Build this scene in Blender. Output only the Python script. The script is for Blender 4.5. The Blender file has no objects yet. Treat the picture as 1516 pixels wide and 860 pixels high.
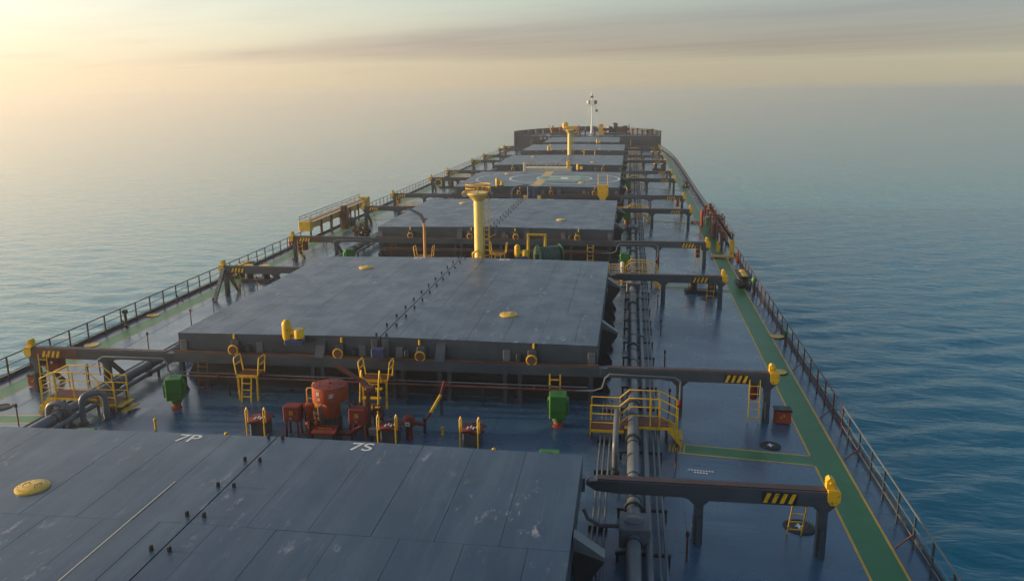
import bpy, math, random
import numpy as np
from mathutils import Vector, Matrix
random.seed(7)
rng = np.random.RandomState(11)
SC = bpy.context.scene
COL = SC.collection

# ---------------------------------------------------------------- camera
# ship frame: x to starboard, y forward, z = 0 at the edge of the hatch cover tops
CAM = Vector((8.6766, 0.0, 8.4860))
cr = Vector((0.99050601, 0.13720472, -0.00852643))
cu = Vector((-0.02297821, 0.22639737, 0.97376395))
cf = Vector((-0.13553537, 0.96432313, -0.22740067))
cd = bpy.data.cameras.new('camera')
cam = bpy.data.objects.new('camera', cd); COL.objects.link(cam)
m3 = Matrix((cr, cu, -cf)).transposed()
cam.matrix_world = Matrix.Translation(CAM) @ m3.to_4x4()
cd.sensor_width = 36.0; cd.sensor_fit = 'HORIZONTAL'
cd.lens = 1250.0 / 1516.0 * 36.0
cd.clip_start = 0.1; cd.clip_end = 20000
SC.camera = cam

# ---------------------------------------------------------------- light
SUN_AZ = math.radians(-92)       # measured from dead ahead, negative = to port
SUN_EL = math.radians(8.5)
sdir = Vector((math.sin(SUN_AZ)*math.cos(SUN_EL), math.cos(SUN_AZ)*math.cos(SUN_EL), math.sin(SUN_EL)))
world = bpy.data.worlds.new('World'); SC.world = world; world.use_nodes = True
wn, wl = world.node_tree.nodes, world.node_tree.links
wn.clear()
wo = wn.new('ShaderNodeOutputWorld'); bg = wn.new('ShaderNodeBackground')
sky = wn.new('ShaderNodeTexSky'); sky.sky_type = 'NISHITA'; sky.sun_disc = False
sky.sun_elevation = SUN_EL; sky.sun_rotation = SUN_AZ
sky.air_density = 1.15; sky.dust_density = 0.6; sky.ozone_density = 2.0; sky.altitude = 0
bg.inputs['Strength'].default_value = 0.15
# a long stratus bank on a plane far overhead: direction / elevation gives its plan position
tc = wn.new('ShaderNodeTexCoord'); sep = wn.new('ShaderNodeSeparateXYZ')
wl.new(tc.outputs['Generated'], sep.inputs[0])
def wmath(op, a, b=None, c=None):
    n = wn.new('ShaderNodeMath'); n.operation = op
    for i, v in enumerate((a, b, c)):
        if v is None: continue
        if isinstance(v, (int, float)): n.inputs[i].default_value = v
        else: wl.new(v, n.inputs[i])
    return n.outputs[0]
def wsmooth(v, a, b):
    n = wn.new('ShaderNodeMapRange'); n.interpolation_type = 'SMOOTHSTEP'
    wl.new(v, n.inputs['Value']); n.inputs['From Min'].default_value = a; n.inputs['From Max'].default_value = b
    return n.outputs['Result']
zc = wmath('MAXIMUM', sep.outputs['Z'], 0.012)
px = wmath('DIVIDE', sep.outputs['X'], zc); py = wmath('DIVIDE', sep.outputs['Y'], zc)
sc_ = wmath('ADD', wmath('MULTIPLY', px, 0.66), wmath('MULTIPLY', py, 0.75))
tc_ = wmath('SUBTRACT', wmath('MULTIPLY', px, 0.75), wmath('MULTIPLY', py, 0.66))
def wnoise(ks, kt, off, det):
    cmb = wn.new('ShaderNodeCombineXYZ'); wl.new(wmath('MULTIPLY', sc_, ks), cmb.inputs[0]); wl.new(wmath('MULTIPLY', tc_, kt), cmb.inputs[1]); cmb.inputs[2].default_value = off
    n = wn.new('ShaderNodeTexNoise'); n.inputs['Scale'].default_value = 1.0; n.inputs['Detail'].default_value = det; n.inputs['Roughness'].default_value = 0.55
    wl.new(cmb.outputs[0], n.inputs['Vector']); return n.outputs['Fac']
big = wnoise(0.12, 0.10, 3.1, 3); fine = wnoise(0.55, 0.16, 8.4, 6)
rr_ = wmath('ADD', wmath('DIVIDE', 1.0, zc), wmath('MULTIPLY', wmath('SUBTRACT', big, 0.5), 6.0))
sd = wmath('ADD', sc_, wmath('MULTIPLY', wmath('SUBTRACT', big, 0.5), 2.5))
bank = wmath('MULTIPLY', wsmooth(sd, 6.8, 10.2), wmath('SUBTRACT', 1.0, wsmooth(rr_, 20.0, 32.0)))
body = wmath('MULTIPLY', bank, wmath('ADD', 0.74, wmath('MULTIPLY', wsmooth(fine, 0.30, 0.70), 0.26)))
thin = wmath('MULTIPLY', wsmooth(fine, 0.52, 0.75), 0.22)
CLOUD_FAC = wmath('MINIMUM', wmath('ADD', body, thin), 1.0)
def wmix(kind, fac, a, b):
    n = wn.new('ShaderNodeMix'); n.data_type = 'RGBA'; n.blend_type = kind
    if isinstance(fac, float): n.inputs['Factor'].default_value = fac
    else: wl.new(fac, n.inputs['Factor'])
    for s_, v in zip([q for q in n.inputs if q.type == 'RGBA'], (a, b)):
        if isinstance(v, tuple): s_.default_value = v
        else: wl.new(v, s_)
    return [q for q in n.outputs if q.type == 'RGBA'][0]
# the lowest few degrees of sky are thick with haze: they take the colour of the sky just above them
zl = wmath('SQRT', wmath('ADD', wmath('MULTIPLY', sep.outputs['Z'], sep.outputs['Z']), 0.006))
cv_ = wn.new('ShaderNodeCombineXYZ'); wl.new(sep.outputs['X'], cv_.inputs[0]); wl.new(sep.outputs['Y'], cv_.inputs[1]); wl.new(zl, cv_.inputs[2])
nv_ = wn.new('ShaderNodeVectorMath'); nv_.operation = 'NORMALIZE'; wl.new(cv_.outputs[0], nv_.inputs[0]); wl.new(nv_.outputs[0], sky.inputs['Vector'])
skyc = wmix('MULTIPLY', wmath('SUBTRACT', 1.0, wsmooth(sep.outputs['Z'], 0.0, 0.17)), sky.outputs[0], (1.08, 0.86, 0.83, 1))
# broad forward-scattered glow of the hazy air on the sun's side
dt = wn.new('ShaderNodeVectorMath'); dt.operation = 'DOT_PRODUCT'; wl.new(tc.outputs['Generated'], dt.inputs[0]); dt.inputs[1].default_value = sdir
gl = wmath('POWER', wmath('ADD', 0.5, wmath('MULTIPLY', dt.outputs['Value'], 0.5)), 3.0)
gl = wmath('MULTIPLY', gl, wmath('SUBTRACT', 1.0, wmath('MULTIPLY', wsmooth(sep.outputs['Z'], 0.25, 0.8), 0.85)))
gm = wn.new('ShaderNodeCombineXYZ')
for i_, v_ in enumerate((5.4, 4.05, 2.75)): wl.new(wmath('MULTIPLY', gl, v_), gm.inputs[i_])
skyc = wmix('ADD', 1.0, skyc, gm.outputs[0])
skyc = wmix('MULTIPLY', wmath('SUBTRACT', 1.0, wsmooth(sep.outputs['Z'], 0.0, 0.10)), skyc, (0.85, 0.80, 0.79, 1))
outc = wmix('MULTIPLY', CLOUD_FAC, skyc, (0.73, 0.68, 0.76, 1))
wl.new(outc, bg.inputs['Color']); wl.new(bg.outputs[0], wo.inputs['Surface'])

sl = bpy.data.lights.new('sun', 'SUN'); sun = bpy.data.objects.new('sun', sl); COL.objects.link(sun)
sl.energy = 4.8; sl.angle = math.radians(1.5); sl.color = (1.0, 0.73, 0.40)
sun.rotation_euler = (-sdir).to_track_quat('-Z', 'Y').to_euler()

SC.view_settings.view_transform = 'Standard'; SC.view_settings.look = 'None'
SC.view_settings.exposure = 0.36; SC.view_settings.gamma = 1.0; SC.view_settings.use_curve_mapping = False
SC.render.engine = 'CYCLES'
SC.cycles.use_denoising = True
SC.cycles.max_bounces = 6; SC.cycles.volume_bounces = 4; SC.cycles.transparent_max_bounces = 8
SC.cycles.caustics_reflective = False; SC.cycles.caustics_refractive = False
SC.cycles.sample_clamp_indirect = 6.0

# ---------------------------------------------------------------- materials
def new_mat(name):
    m = bpy.data.materials.new(name); m.use_nodes = True
    nt = m.node_tree
    return m, nt, nt.nodes['Principled BSDF']
def nmath(nt, op, a, b):
    n = nt.nodes.new('ShaderNodeMath'); n.operation = op
    for i, v in enumerate((a, b)):
        if isinstance(v, (int, float)): n.inputs[i].default_value = v
        else: nt.links.new(v, n.inputs[i])
    return n.outputs[0]
def noise(nt, scale, detail=4, rough=0.6, stretch=None, coord='Object', dim=0):
    t = nt.nodes.new('ShaderNodeTexCoord'); mp = nt.nodes.new('ShaderNodeMapping')
    nt.links.new(t.outputs[coord], mp.inputs[0])
    if stretch: mp.inputs['Scale'].default_value = stretch
    n = nt.nodes.new('ShaderNodeTexNoise'); n.inputs['Scale'].default_value = scale
    n.inputs['Detail'].default_value = detail; n.inputs['Roughness'].default_value = rough
    nt.links.new(mp.outputs[0], n.inputs['Vector'])
    return n.outputs['Fac']
def ramp(nt, fac, p0, p1, c0=(0, 0, 0, 1), c1=(1, 1, 1, 1)):
    r = nt.nodes.new('ShaderNodeValToRGB'); e = r.color_ramp.elements
    e[0].position = p0; e[1].position = p1; e[0].color = c0; e[1].color = c1
    nt.links.new(fac, r.inputs[0]); return r.outputs[0]
def mixc(nt, fac, a, b):
    n = nt.nodes.new('ShaderNodeMix'); n.data_type = 'RGBA'
    if isinstance(fac, (int, float)): n.inputs['Factor'].default_value = fac
    else: nt.links.new(fac, n.inputs['Factor'])
    ss = [s for s in n.inputs if s.type == 'RGBA']
    for s, v in zip(ss, (a, b)):
        if isinstance(v, tuple): s.default_value = v if len(v) == 4 else v + (1,)
        else: nt.links.new(v, s)
    return [s for s in n.outputs if s.type == 'RGBA'][0]
M = {}
def paint(name, col, rough=0.45, var=0.25, scale=1.3, rust=0.0, spec=0.5, bump=0.0):
    m, nt, b = new_mat(name)
    f = noise(nt, scale, 6, 0.65)
    d = tuple(c*(1-var) for c in col); l = tuple(min(1, c*(1+var)) for c in col)
    c = mixc(nt, ramp(nt, f, 0.3, 0.7), d, l)
    if rust:
        g = noise(nt, scale*3.1, 8, 0.7)
        c = mixc(nt, ramp(nt, g, 0.66-rust*0.2, 0.72-rust*0.1), c, (0.10, 0.038, 0.018))
    nt.links.new(c, b.inputs['Base Color'])
    r = ramp(nt, noise(nt, scale*2, 4), 0.3, 0.7, (rough*0.75,)*3+(1,), (min(1, rough*1.3),)*3+(1,))
    nt.links.new(r, b.inputs['Roughness'])
    b.inputs['Specular IOR Level'].default_value = spec
    if bump:
        bp = nt.nodes.new('ShaderNodeBump'); bp.inputs['Strength'].default_value = bump; bp.inputs['Distance'].default_value = 0.02
        nt.links.new(noise(nt, scale*6, 5), bp.inputs['Height']); nt.links.new(bp.outputs[0], b.inputs['Normal'])
    M[name] = m; return m
paint('steel', (0.050, 0.064, 0.082), 0.45, 0.22, 0.9, 0.12)
paint('steel_dark', (0.024, 0.031, 0.042), 0.5, 0.25, 0.9, 0.15)
paint('pipe', (0.115, 0.13, 0.15), 0.38, 0.25, 1.1, 0.12)
paint('yellow', (0.76, 0.43, 0.010), 0.45, 0.25, 2.6, 0.45)
paint('green', (0.026, 0.155, 0.022), 0.45, 0.3, 2.4, 0.3)
paint('mast_yellow', (0.84, 0.60, 0.17), 0.45, 0.15, 1.2, 0.15)
paint('drum_green', (0.02, 0.075, 0.055), 0.5, 0.3, 2.0, 0.1)
paint('red', (0.17, 0.016, 0.012), 0.7, 0.35, 2.6, 0.5)
paint('orange', (0.34, 0.048, 0.012), 0.7, 0.35, 2.4, 0.55)
paint('redbrown', (0.10, 0.028, 0.022), 0.55, 0.3, 1.5, 0.2)
paint('rail_dark', (0.055, 0.026, 0.024), 0.5, 0.3, 1.5, 0.1)
paint('rust', (0.13, 0.05, 0.026), 0.75, 0.4, 2.5, 0.3)
paint('black', (0.012, 0.012, 0.014), 0.5, 0.3, 1.5)
paint('blue', (0.03, 0.05, 0.13), 0.45, 0.2, 1.5)
paint('white', (0.78, 0.77, 0.73), 0.5, 0.08, 2.0)
paint('cream', (0.62, 0.55, 0.42), 0.5, 0.12, 2.0, 0.05)
paint('brightgreen', (0.05, 0.35, 0.12), 0.5, 0.1, 2.0)
paint('rope', (0.055, 0.035, 0.022), 0.9, 0.5, 9.0, bump=0.6)
paint('lifebuoy', (0.62, 0.07, 0.02), 0.5, 0.1, 2)
paint('teak', (0.58, 0.28, 0.07), 0.5, 0.25, 2)
paint('tread', (0.62, 0.38, 0.14), 0.28, 0.2, 2); M['tread'].node_tree.nodes['Principled BSDF'].inputs['Metallic'].default_value = 0.8  # gold tinted metal, imitates warm sunlight on the port gangway boards
paint('glass', (0.15, 0.17, 0.18), 0.1, 0.1, 2)

def deck_mat():
    m, nt, b = new_mat('deck_paint')
    big = noise(nt, 0.22, 6, 0.62); streak = noise(nt, 0.9, 6, 0.6, (0.35, 1.6, 1)); fine = noise(nt, 7, 6, 0.7)
    c = mixc(nt, ramp(nt, big, 0.3, 0.7), (0.026, 0.080, 0.148), (0.044, 0.112, 0.195))
    c = mixc(nt, nmath(nt, 'MULTIPLY', ramp(nt, streak, 0.45, 0.75), 0.5), c, (0.044, 0.104, 0.172))
    c = mixc(nt, nmath(nt, 'MULTIPLY', ramp(nt, fine, 0.55, 0.80), 0.22), c, (0.012, 0.03, 0.05))
    rs = noise(nt, 1.7, 8, 0.75); rp = noise(nt, 0.16, 3, 0.5)
    c = mixc(nt, nmath(nt, 'MULTIPLY', nmath(nt, 'MULTIPLY', ramp(nt, rs, 0.62, 0.70), ramp(nt, rp, 0.5, 0.65)), 0.5), c, (0.075, 0.040, 0.026))
    sa = noise(nt, 0.7, 7, 0.7, (1, 0.6, 1)); c = mixc(nt, nmath(nt, 'MULTIPLY', ramp(nt, sa, 0.50, 0.80), 0.22), c, (0.13, 0.17, 0.22))
    # welded plate seams, every few metres
    t = nt.nodes.new('ShaderNodeTexCoord'); mp = nt.nodes.new('ShaderNodeMapping'); nt.links.new(t.outputs['Object'], mp.inputs[0])
    br = nt.nodes.new('ShaderNodeTexBrick'); br.inputs['Scale'].default_value = 1.0
    br.inputs['Brick Width'].default_value = 9.0; br.inputs['Row Height'].default_value = 3.1
    br.inputs['Mortar Size'].default_value = 0.012; br.inputs['Mortar Smooth'].default_value = 0.3
    nt.links.new(mp.outputs[0], br.inputs['Vector'])
    c = mixc(nt, nmath(nt, 'MULTIPLY', br.outputs['Fac'], 0.6), c, (0.02, 0.026, 0.036))
    nt.links.new(c, b.inputs['Base Color'])
    r = ramp(nt, noise(nt, 0.5, 6, 0.65), 0.3, 0.72, (0.20,)*3+(1,), (0.38,)*3+(1,))
    nt.links.new(r, b.inputs['Roughness']); b.inputs['IOR'].default_value = 1.6
    b.inputs['Coat Weight'].default_value = 0.12; b.inputs['Coat Roughness'].default_value = 0.16; b.inputs['Coat IOR'].default_value = 1.5
    bp = nt.nodes.new('ShaderNodeBump'); bp.inputs['Strength'].default_value = 0.35; bp.inputs['Distance'].default_value = 0.03
    h = nmath(nt, 'ADD', nmath(nt, 'MULTIPLY', noise(nt, 0.45, 2, 0.4), 1.2), nmath(nt, 'ADD', nmath(nt, 'MULTIPLY', br.outputs['Fac'], 0.3), nmath(nt, 'MULTIPLY', fine, 0.04)))
    nt.links.new(h, bp.inputs['Height']); nt.links.new(bp.outputs[0], b.inputs['Normal'])
    M['deck'] = m
deck_mat()
def cover_mat(name, lines):
    m, nt, b = new_mat(name)
    big = noise(nt, 0.3, 6, 0.6); streak = noise(nt, 1.0, 7, 0.62, (2.2, 0.22, 1))
    c = mixc(nt, ramp(nt, big, 0.3, 0.7), (0.020, 0.052, 0.102), (0.036, 0.076, 0.132))
    c = mixc(nt, nmath(nt, 'MULTIPLY', ramp(nt, streak, 0.46, 0.68), 0.6), c, (0.074, 0.116, 0.168))
    sm = noise(nt, 2.6, 8, 0.72, (1.4, 0.5, 1)); pt = noise(nt, 0.35, 3, 0.5)
    scuff = nmath(nt, 'MULTIPLY', ramp(nt, sm, 0.56, 0.68), ramp(nt, pt, 0.48, 0.62))
    c = mixc(nt, nmath(nt, 'MULTIPLY', scuff, 0.85), c, (0.42, 0.41, 0.43))
    dk = noise(nt, 0.8, 6, 0.6, (1.0, 0.35, 1))
    c = mixc(nt, nmath(nt, 'MULTIPLY', ramp(nt, dk, 0.52, 0.72), 0.5), c, (0.026, 0.042, 0.066))
    s3 = noise(nt, 1.0, 6, 0.7, (9.0, 0.30, 1)); c = mixc(nt, nmath(nt, 'MULTIPLY', ramp(nt, s3, 0.60, 0.72), 0.35), c, (0.20, 0.22, 0.24))
    if lines:
        t = nt.nodes.new('ShaderNodeTexCoord'); mp = nt.nodes.new('ShaderNodeMapping'); nt.links.new(t.outputs['Object'], mp.inputs[0])
        mp.inputs['Rotation'].default_value = (0, 0, math.radians(90))
        br = nt.nodes.new('ShaderNodeTexBrick'); br.inputs['Scale'].default_value = 1.0
        br.inputs['Brick Width'].default_value = 7.4; br.inputs['Row Height'].default_value = 1.9; br.inputs['Mortar Size'].default_value = 0.014
        nt.links.new(mp.outputs[0], br.inputs['Vector'])
        c = mixc(nt, nmath(nt, 'MULTIPLY', br.outputs['Fac'], 0.5), c, (0.05, 0.055, 0.065))
    nt.links.new(c, b.inputs['Base Color'])
    r = ramp(nt, noise(nt, 0.7, 6, 0.6), 0.3, 0.7, (0.28,)*3+(1,), (0.46,)*3+(1,))
    nt.links.new(r, b.inputs['Roughness'])
    bp = nt.nodes.new('ShaderNodeBump'); bp.inputs['Strength'].default_value = 0.3; bp.inputs['Distance'].default_value = 0.03
    h = nmath(nt, 'ADD', noise(nt, 0.9, 2, 0.4, (1.3, 0.35, 1)), nmath(nt, 'MULTIPLY', noise(nt, 12, 5), 0.04))
    nt.links.new(h, bp.inputs['Height']); nt.links.new(bp.outputs[0], b.inputs['Normal'])
    M[name] = m
cover_mat('cover', False); cover_mat('cover_far', True)
def walk_mat(name, col, wear, under=(0.06, 0.085, 0.12)):
    m, nt, b = new_mat(name)
    f = noise(nt, 1.1, 7, 0.65); g = noise(nt, 4.5, 8, 0.72)
    c = mixc(nt, ramp(nt, f, 0.3, 0.7), tuple(x*0.8 for x in col), tuple(x*1.15 for x in col))
    c = mixc(nt, nmath(nt, 'MULTIPLY', ramp(nt, g, 0.60, 0.70), wear), c, under)
    nt.links.new(c, b.inputs['Base Color']); b.inputs['Roughness'].default_value = 0.4
    M[name] = m
walk_mat('walk_green', (0.022, 0.165, 0.050), 0.75, (0.05, 0.10, 0.10)); walk_mat('walk_yellow', (0.62, 0.35, 0.02), 0.75)
walk_mat('mark_white', (0.70, 0.70, 0.68), 0.35, (0.13, 0.15, 0.17)); walk_mat('mark_yellow', (0.60, 0.36, 0.03), 0.3, (0.13, 0.15, 0.17))
walk_mat('mark_green', (0.09, 0.22, 0.12), 0.3, (0.13, 0.15, 0.17))
walk_mat('disc_yellow', (0.66, 0.42, 0.05), 0.25)

def sea_mat():
    m, nt, b = new_mat('sea_water')
    b.inputs['Base Color'].default_value = (0.0001, 0.220, 0.295, 1)
    b.inputs['Roughness'].default_value = 0.03; b.inputs['IOR'].default_value = 1.333; b.inputs['Specular IOR Level'].default_value = 0.5
    g = nt.nodes.new('ShaderNodeTexCoord'); mp = nt.nodes.new('ShaderNodeMapping'); nt.links.new(g.outputs['Object'], mp.inputs[0])
    mp.inputs['Rotation'].default_value = (0, 0, math.radians(14)); mp.inputs['Scale'].default_value = (0.55, 1.25, 1)
    def nn(s, d, r):
        n = nt.nodes.new('ShaderNodeTexNoise'); n.inputs['Scale'].default_value = s; n.inputs['Detail'].default_value = d; n.inputs['Roughness'].default_value = r
        n.inputs['Distortion'].default_value = 0.6
        nt.links.new(mp.outputs[0], n.inputs['Vector']); return n.outputs['Fac']
    h = nmath(nt, 'ADD', nmath(nt, 'MULTIPLY', nn(0.62, 3, 0.5), 0.26), nmath(nt, 'MULTIPLY', nn(2.0, 3, 0.5), 0.07))
    bp = nt.nodes.new('ShaderNodeBump'); bp.inputs['Strength'].default_value = 0.55; bp.inputs['Distance'].default_value = 1.0
    nt.links.new(h, bp.inputs['Height']); nt.links.new(bp.outputs[0], b.inputs['Normal'])
    M['sea'] = m
sea_mat()

# ---------------------------------------------------------------- mesh helpers
class MB:
    def __init__(s): s.v = []; s.f = []
    def add(s, vs, fs):
        o = len(s.v); s.v += [tuple(v) for v in vs]; s.f += [tuple(i+o for i in f) for f in fs]; return s
    def box(s, x0, x1, y0, y1, z0, z1):
        return s.add([(x0,y0,z0),(x1,y0,z0),(x1,y1,z0),(x0,y1,z0),(x0,y0,z1),(x1,y0,z1),(x1,y1,z1),(x0,y1,z1)],
                     [(0,3,2,1),(4,5,6,7),(0,1,5,4),(1,2,6,5),(2,3,7,6),(3,0,4,7)])
    def cbox(s, c, d): return s.box(c[0]-d[0]/2, c[0]+d[0]/2, c[1]-d[1]/2, c[1]+d[1]/2, c[2]-d[2]/2, c[2]+d[2]/2)
    def bbox(s, x0, x1, y0, y1, z0, z1, b=0.03):
        # box with chamfered vertical and top edges
        lo = [(x0+b,y0),(x1-b,y0),(x1,y0+b),(x1,y1-b),(x1-b,y1),(x0+b,y1),(x0,y1-b),(x0,y0+b)]
        cx, cy = (x0+x1)/2, (y0+y1)/2
        ins = lambda q: (q[0] + (b if q[0] < cx else -b), q[1] + (b if q[1] < cy else -b))
        vs = [(x,y,z0) for x,y in lo] + [(x,y,z1-b) for x,y in lo] + [(*ins(q), z1) for q in lo]
        fs = [tuple(range(7,-1,-1)), tuple(range(16,24))]
        for k in (0, 8):
            for i in range(8):
                j = (i+1) % 8; fs.append((k+i, k+j, k+8+j, k+8+i))
        return s.add(vs, fs)
    def bar(s, p, q, w, h=None):
        p, q = Vector(p), Vector(q); h = h or w; d = (q-p).normalized()
        up = Vector((0,0,1)) if abs(d.z) < 0.95 else Vector((0,1,0))
        a = d.cross(up).normalized(); b = a.cross(d).normalized()
        vs = []
        for c in (p, q):
            for i, j in ((-1,-1),(1,-1),(1,1),(-1,1)): vs.append(c + a*(i*w/2) + b*(j*h/2))
        return s.add(vs, [(3,2,1,0),(4,5,6,7),(0,1,5,4),(1,2,6,5),(2,3,7,6),(3,0,4,7)])
    def tube(s, pts, r, n=8, cap=True):
        pts = [Vector(p) for p in pts]; rings = []
        prev = None
        for i, p in enumerate(pts):
            d = ((pts[i+1]-p) if i == 0 else (p-pts[i-1]) if i == len(pts)-1 else (pts[i+1]-p).normalized()+(p-pts[i-1]).normalized())
            d = d.normalized()
            if prev is None:
                up = Vector((0,0,1)) if abs(d.z) < 0.9 else Vector((1,0,0))
                a = d.cross(up).normalized()
            else:
                a = (prev - d*prev.dot(d)).normalized()
            prev = a; b = d.cross(a)
            rr = r[i] if isinstance(r, (list, tuple)) else r
            rings.append([p + a*(rr*math.cos(2*math.pi*k/n)) + b*(rr*math.sin(2*math.pi*k/n)) for k in range(n)])
        vs = [v for R_ in rings for v in R_]; fs = []
        for i in range(len(rings)-1):
            for k in range(n):
                j = (k+1) % n; fs.append((i*n+k, i*n+j, (i+1)*n+j, (i+1)*n+k))
        if cap: fs += [tuple(range(n-1,-1,-1)), tuple(range((len(rings)-1)*n, len(rings)*n))]
        return s.add(vs, fs)
    def cyl(s, p, q, r, n=12): return s.tube([p, q], r, n)
    def lathe(s, prof, c=(0,0,0), n=20):
        vs = []; fs = []
        for r, z in prof:
            for k in range(n):
                a = 2*math.pi*k/n; vs.append((c[0]+r*math.cos(a), c[1]+r*math.sin(a), c[2]+z))
        for i in range(len(prof)-1):
            for k in range(n):
                j = (k+1) % n; fs.append((i*n+k, i*n+j, (i+1)*n+j, (i+1)*n+k))
        fs += [tuple(range(n-1,-1,-1)), tuple(range((len(prof)-1)*n, len(prof)*n))]
        return s.add(vs, fs)
    def prism(s, poly, axis, a, b):
        # poly: 2d points in the plane across `axis`; extruded from a to b
        def P(u, v, t): return {'x': (t,u,v), 'y': (u,t,v), 'z': (u,v,t)}[axis]
        n = len(poly); vs = [P(u,v,a) for u,v in poly] + [P(u,v,b) for u,v in poly]
        fs = [tuple(range(n-1,-1,-1)), tuple(range(n,2*n))] + [(i,(i+1)%n,n+(i+1)%n,n+i) for i in range(n)]
        return s.add(vs, fs)
    def torus(s, c, R_, r, axis='y', n=20, m=8):
        vs = []; fs = []
        for i in range(n):
            a = 2*math.pi*i/n
            for k in range(m):
                t = 2*math.pi*k/m; u = (R_+r*math.cos(t))*math.cos(a); v = (R_+r*math.cos(t))*math.sin(a); w = r*math.sin(t)
                q = {'x': (w,u,v), 'y': (u,w,v), 'z': (u,v,w)}[axis]
                vs.append((c[0]+q[0], c[1]+q[1], c[2]+q[2]))
        for i in range(n):
            for k in range(m):
                fs.append((i*m+k, ((i+1)%n)*m+k, ((i+1)%n)*m+(k+1)%m, i*m+(k+1)%m))
        return s.add(vs, fs)
    def mesh(s, name, mat, smooth=True):
        me = bpy.data.meshes.new(name); me.from_pydata(s.v, [], s.f)
        import bmesh
        bm = bmesh.new(); bm.from_mesh(me); bmesh.ops.recalc_face_normals(bm, faces=bm.faces); bm.to_mesh(me); bm.free()
        me.materials.append(M[mat])
        if smooth:
            me.polygons.foreach_set('use_smooth', [True]*len(me.polygons))
            me.set_sharp_from_angle(angle=math.radians(38))
        me.update(); return me
    def build(s, name, mat, parent=None, smooth=True):
        return link(name, s.mesh(name, mat, smooth), parent)
def link(name, me, parent=None):
    o = bpy.data.objects.new(name, me); COL.objects.link(o)
    if parent is not None: o.parent = parent
    return o
def thing(name, label, cat, loc=(0,0,0), group=None):
    o = bpy.data.objects.new(name, None); COL.objects.link(o); o.location = loc
    o.empty_display_size = 0.2
    o['label'] = label; o['category'] = cat
    if group: o['group'] = group
    return o
def tag(o, label, cat, group=None):
    o['label'] = label; o['category'] = cat
    if group: o['group'] = group
    return o
def struct(o): o['kind'] = 'structure'; return o
def copy_tree(o, parent=None):
    c = o.copy(); COL.objects.link(c); c.parent = parent
    for ch in list(o.children): copy_tree(ch, c)
    return c
def place(proto, used, loc, label, group, rz=0, mirror=False):
    o = proto if not used[0] else copy_tree(proto)
    used[0] = True
    o.location = loc; o.rotation_euler = (0, 0, rz)
    if mirror: o.scale = (-1, 1, 1)
    o['label'] = label; o['group'] = group
    return o
DC = -2.10                                        # deck level inside the hatch lines
def dz(x): return DC - 0.05*max(0.0, abs(x)-7.7)  # the deck falls to the sides
def top(x): return 0.09*(1-min(1, abs(x)/7.7))    # crown of the hatch covers
GLYPHS = {}
def text_part(txt, size, loc, mat, parent, rot=(0,0,0), name='lettering', extrude=0.0):
    cu_ = bpy.data.curves.new('lettering', 'FONT'); cu_.body = txt; cu_.size = size; cu_.extrude = extrude; cu_.offset = 0.012*size
    cu_.align_x = 'CENTER'
    o = bpy.data.objects.new('lettering_curve', cu_); COL.objects.link(o)
    dg = bpy.context.evaluated_depsgraph_get(); me = bpy.data.meshes.new_from_object(o.evaluated_get(dg))
    bpy.data.objects.remove(o); bpy.data.curves.remove(cu_)
    me.materials.clear(); me.materials.append(M[mat])
    r = link(name, me, parent); r.location = loc; r.rotation_euler = rot
    return r

# ---------------------------------------------------------------- sea
SEA = -17.0
def build_sea():
    NA, NR = 720, 430
    rad = np.concatenate([[0.0], 9.0*np.exp(np.linspace(0, math.log(4900/9.0), NR))])
    ang = np.linspace(0, 2*math.pi, NA, endpoint=False)
    Rg, Ag = np.meshgrid(rad[1:], ang, indexing='ij')
    X = CAM.x + Rg*np.sin(Ag); Y = Rg*np.cos(Ag); Zh = np.zeros_like(X)
    for i in range(60):
        lam = 1.7*(7.0/1.7)**rng.rand(); th = math.radians(96 + rng.normal(0, 24))
        k = 2*math.pi/lam; amp = 0.0046*lam*(0.5+rng.rand())
        fade = np.clip(1.6 - Rg*0.0165/(lam*0.32)*0.5, 0, 1)
        ph = rng.rand()*6.28
        Zh += amp*fade*np.sin(k*(X*math.cos(th)+Y*math.sin(th))+ph)
    n = NA*NR
    co = np.zeros((n+1, 3)); co[0] = (CAM.x, 0, SEA); co[1:, 0] = X.ravel(); co[1:, 1] = Y.ravel(); co[1:, 2] = SEA+Zh.ravel()
    i = np.arange(NR-1)[:, None]; j = np.arange(NA)[None, :]; jn = (j+1) % NA
    q = np.stack([1+i*NA+j, 1+(i+1)*NA+j, 1+(i+1)*NA+jn, 1+i*NA+jn], -1).reshape(-1, 4)[:, ::-1]
    me = bpy.data.meshes.new('sea')
    nq = len(q); tri = np.stack([np.zeros(NA, int), 1+np.arange(NA), 1+(np.arange(NA)+1) % NA], -1)[:, ::-1]
    me.vertices.add(n+1); me.vertices.foreach_set('co', co.ravel())
    me.loops.add(nq*4+NA*3); me.loops.foreach_set('vertex_index', np.concatenate([q.ravel(), tri.ravel()]).astype(np.int32))
    me.polygons.add(nq+NA)
    me.polygons.foreach_set('loop_start', np.concatenate([np.arange(nq)*4, nq*4+np.arange(NA)*3]).astype(np.int32))
    me.update(calc_edges=True); me.validate()
    me.polygons.foreach_set('use_smooth', [True]*(nq+NA))
    me.materials.append(M['sea'])
    import bmesh
    if me.polygons[10].normal.z < 0: me.flip_normals()
    struct(link('sea', me))
build_sea()

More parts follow.
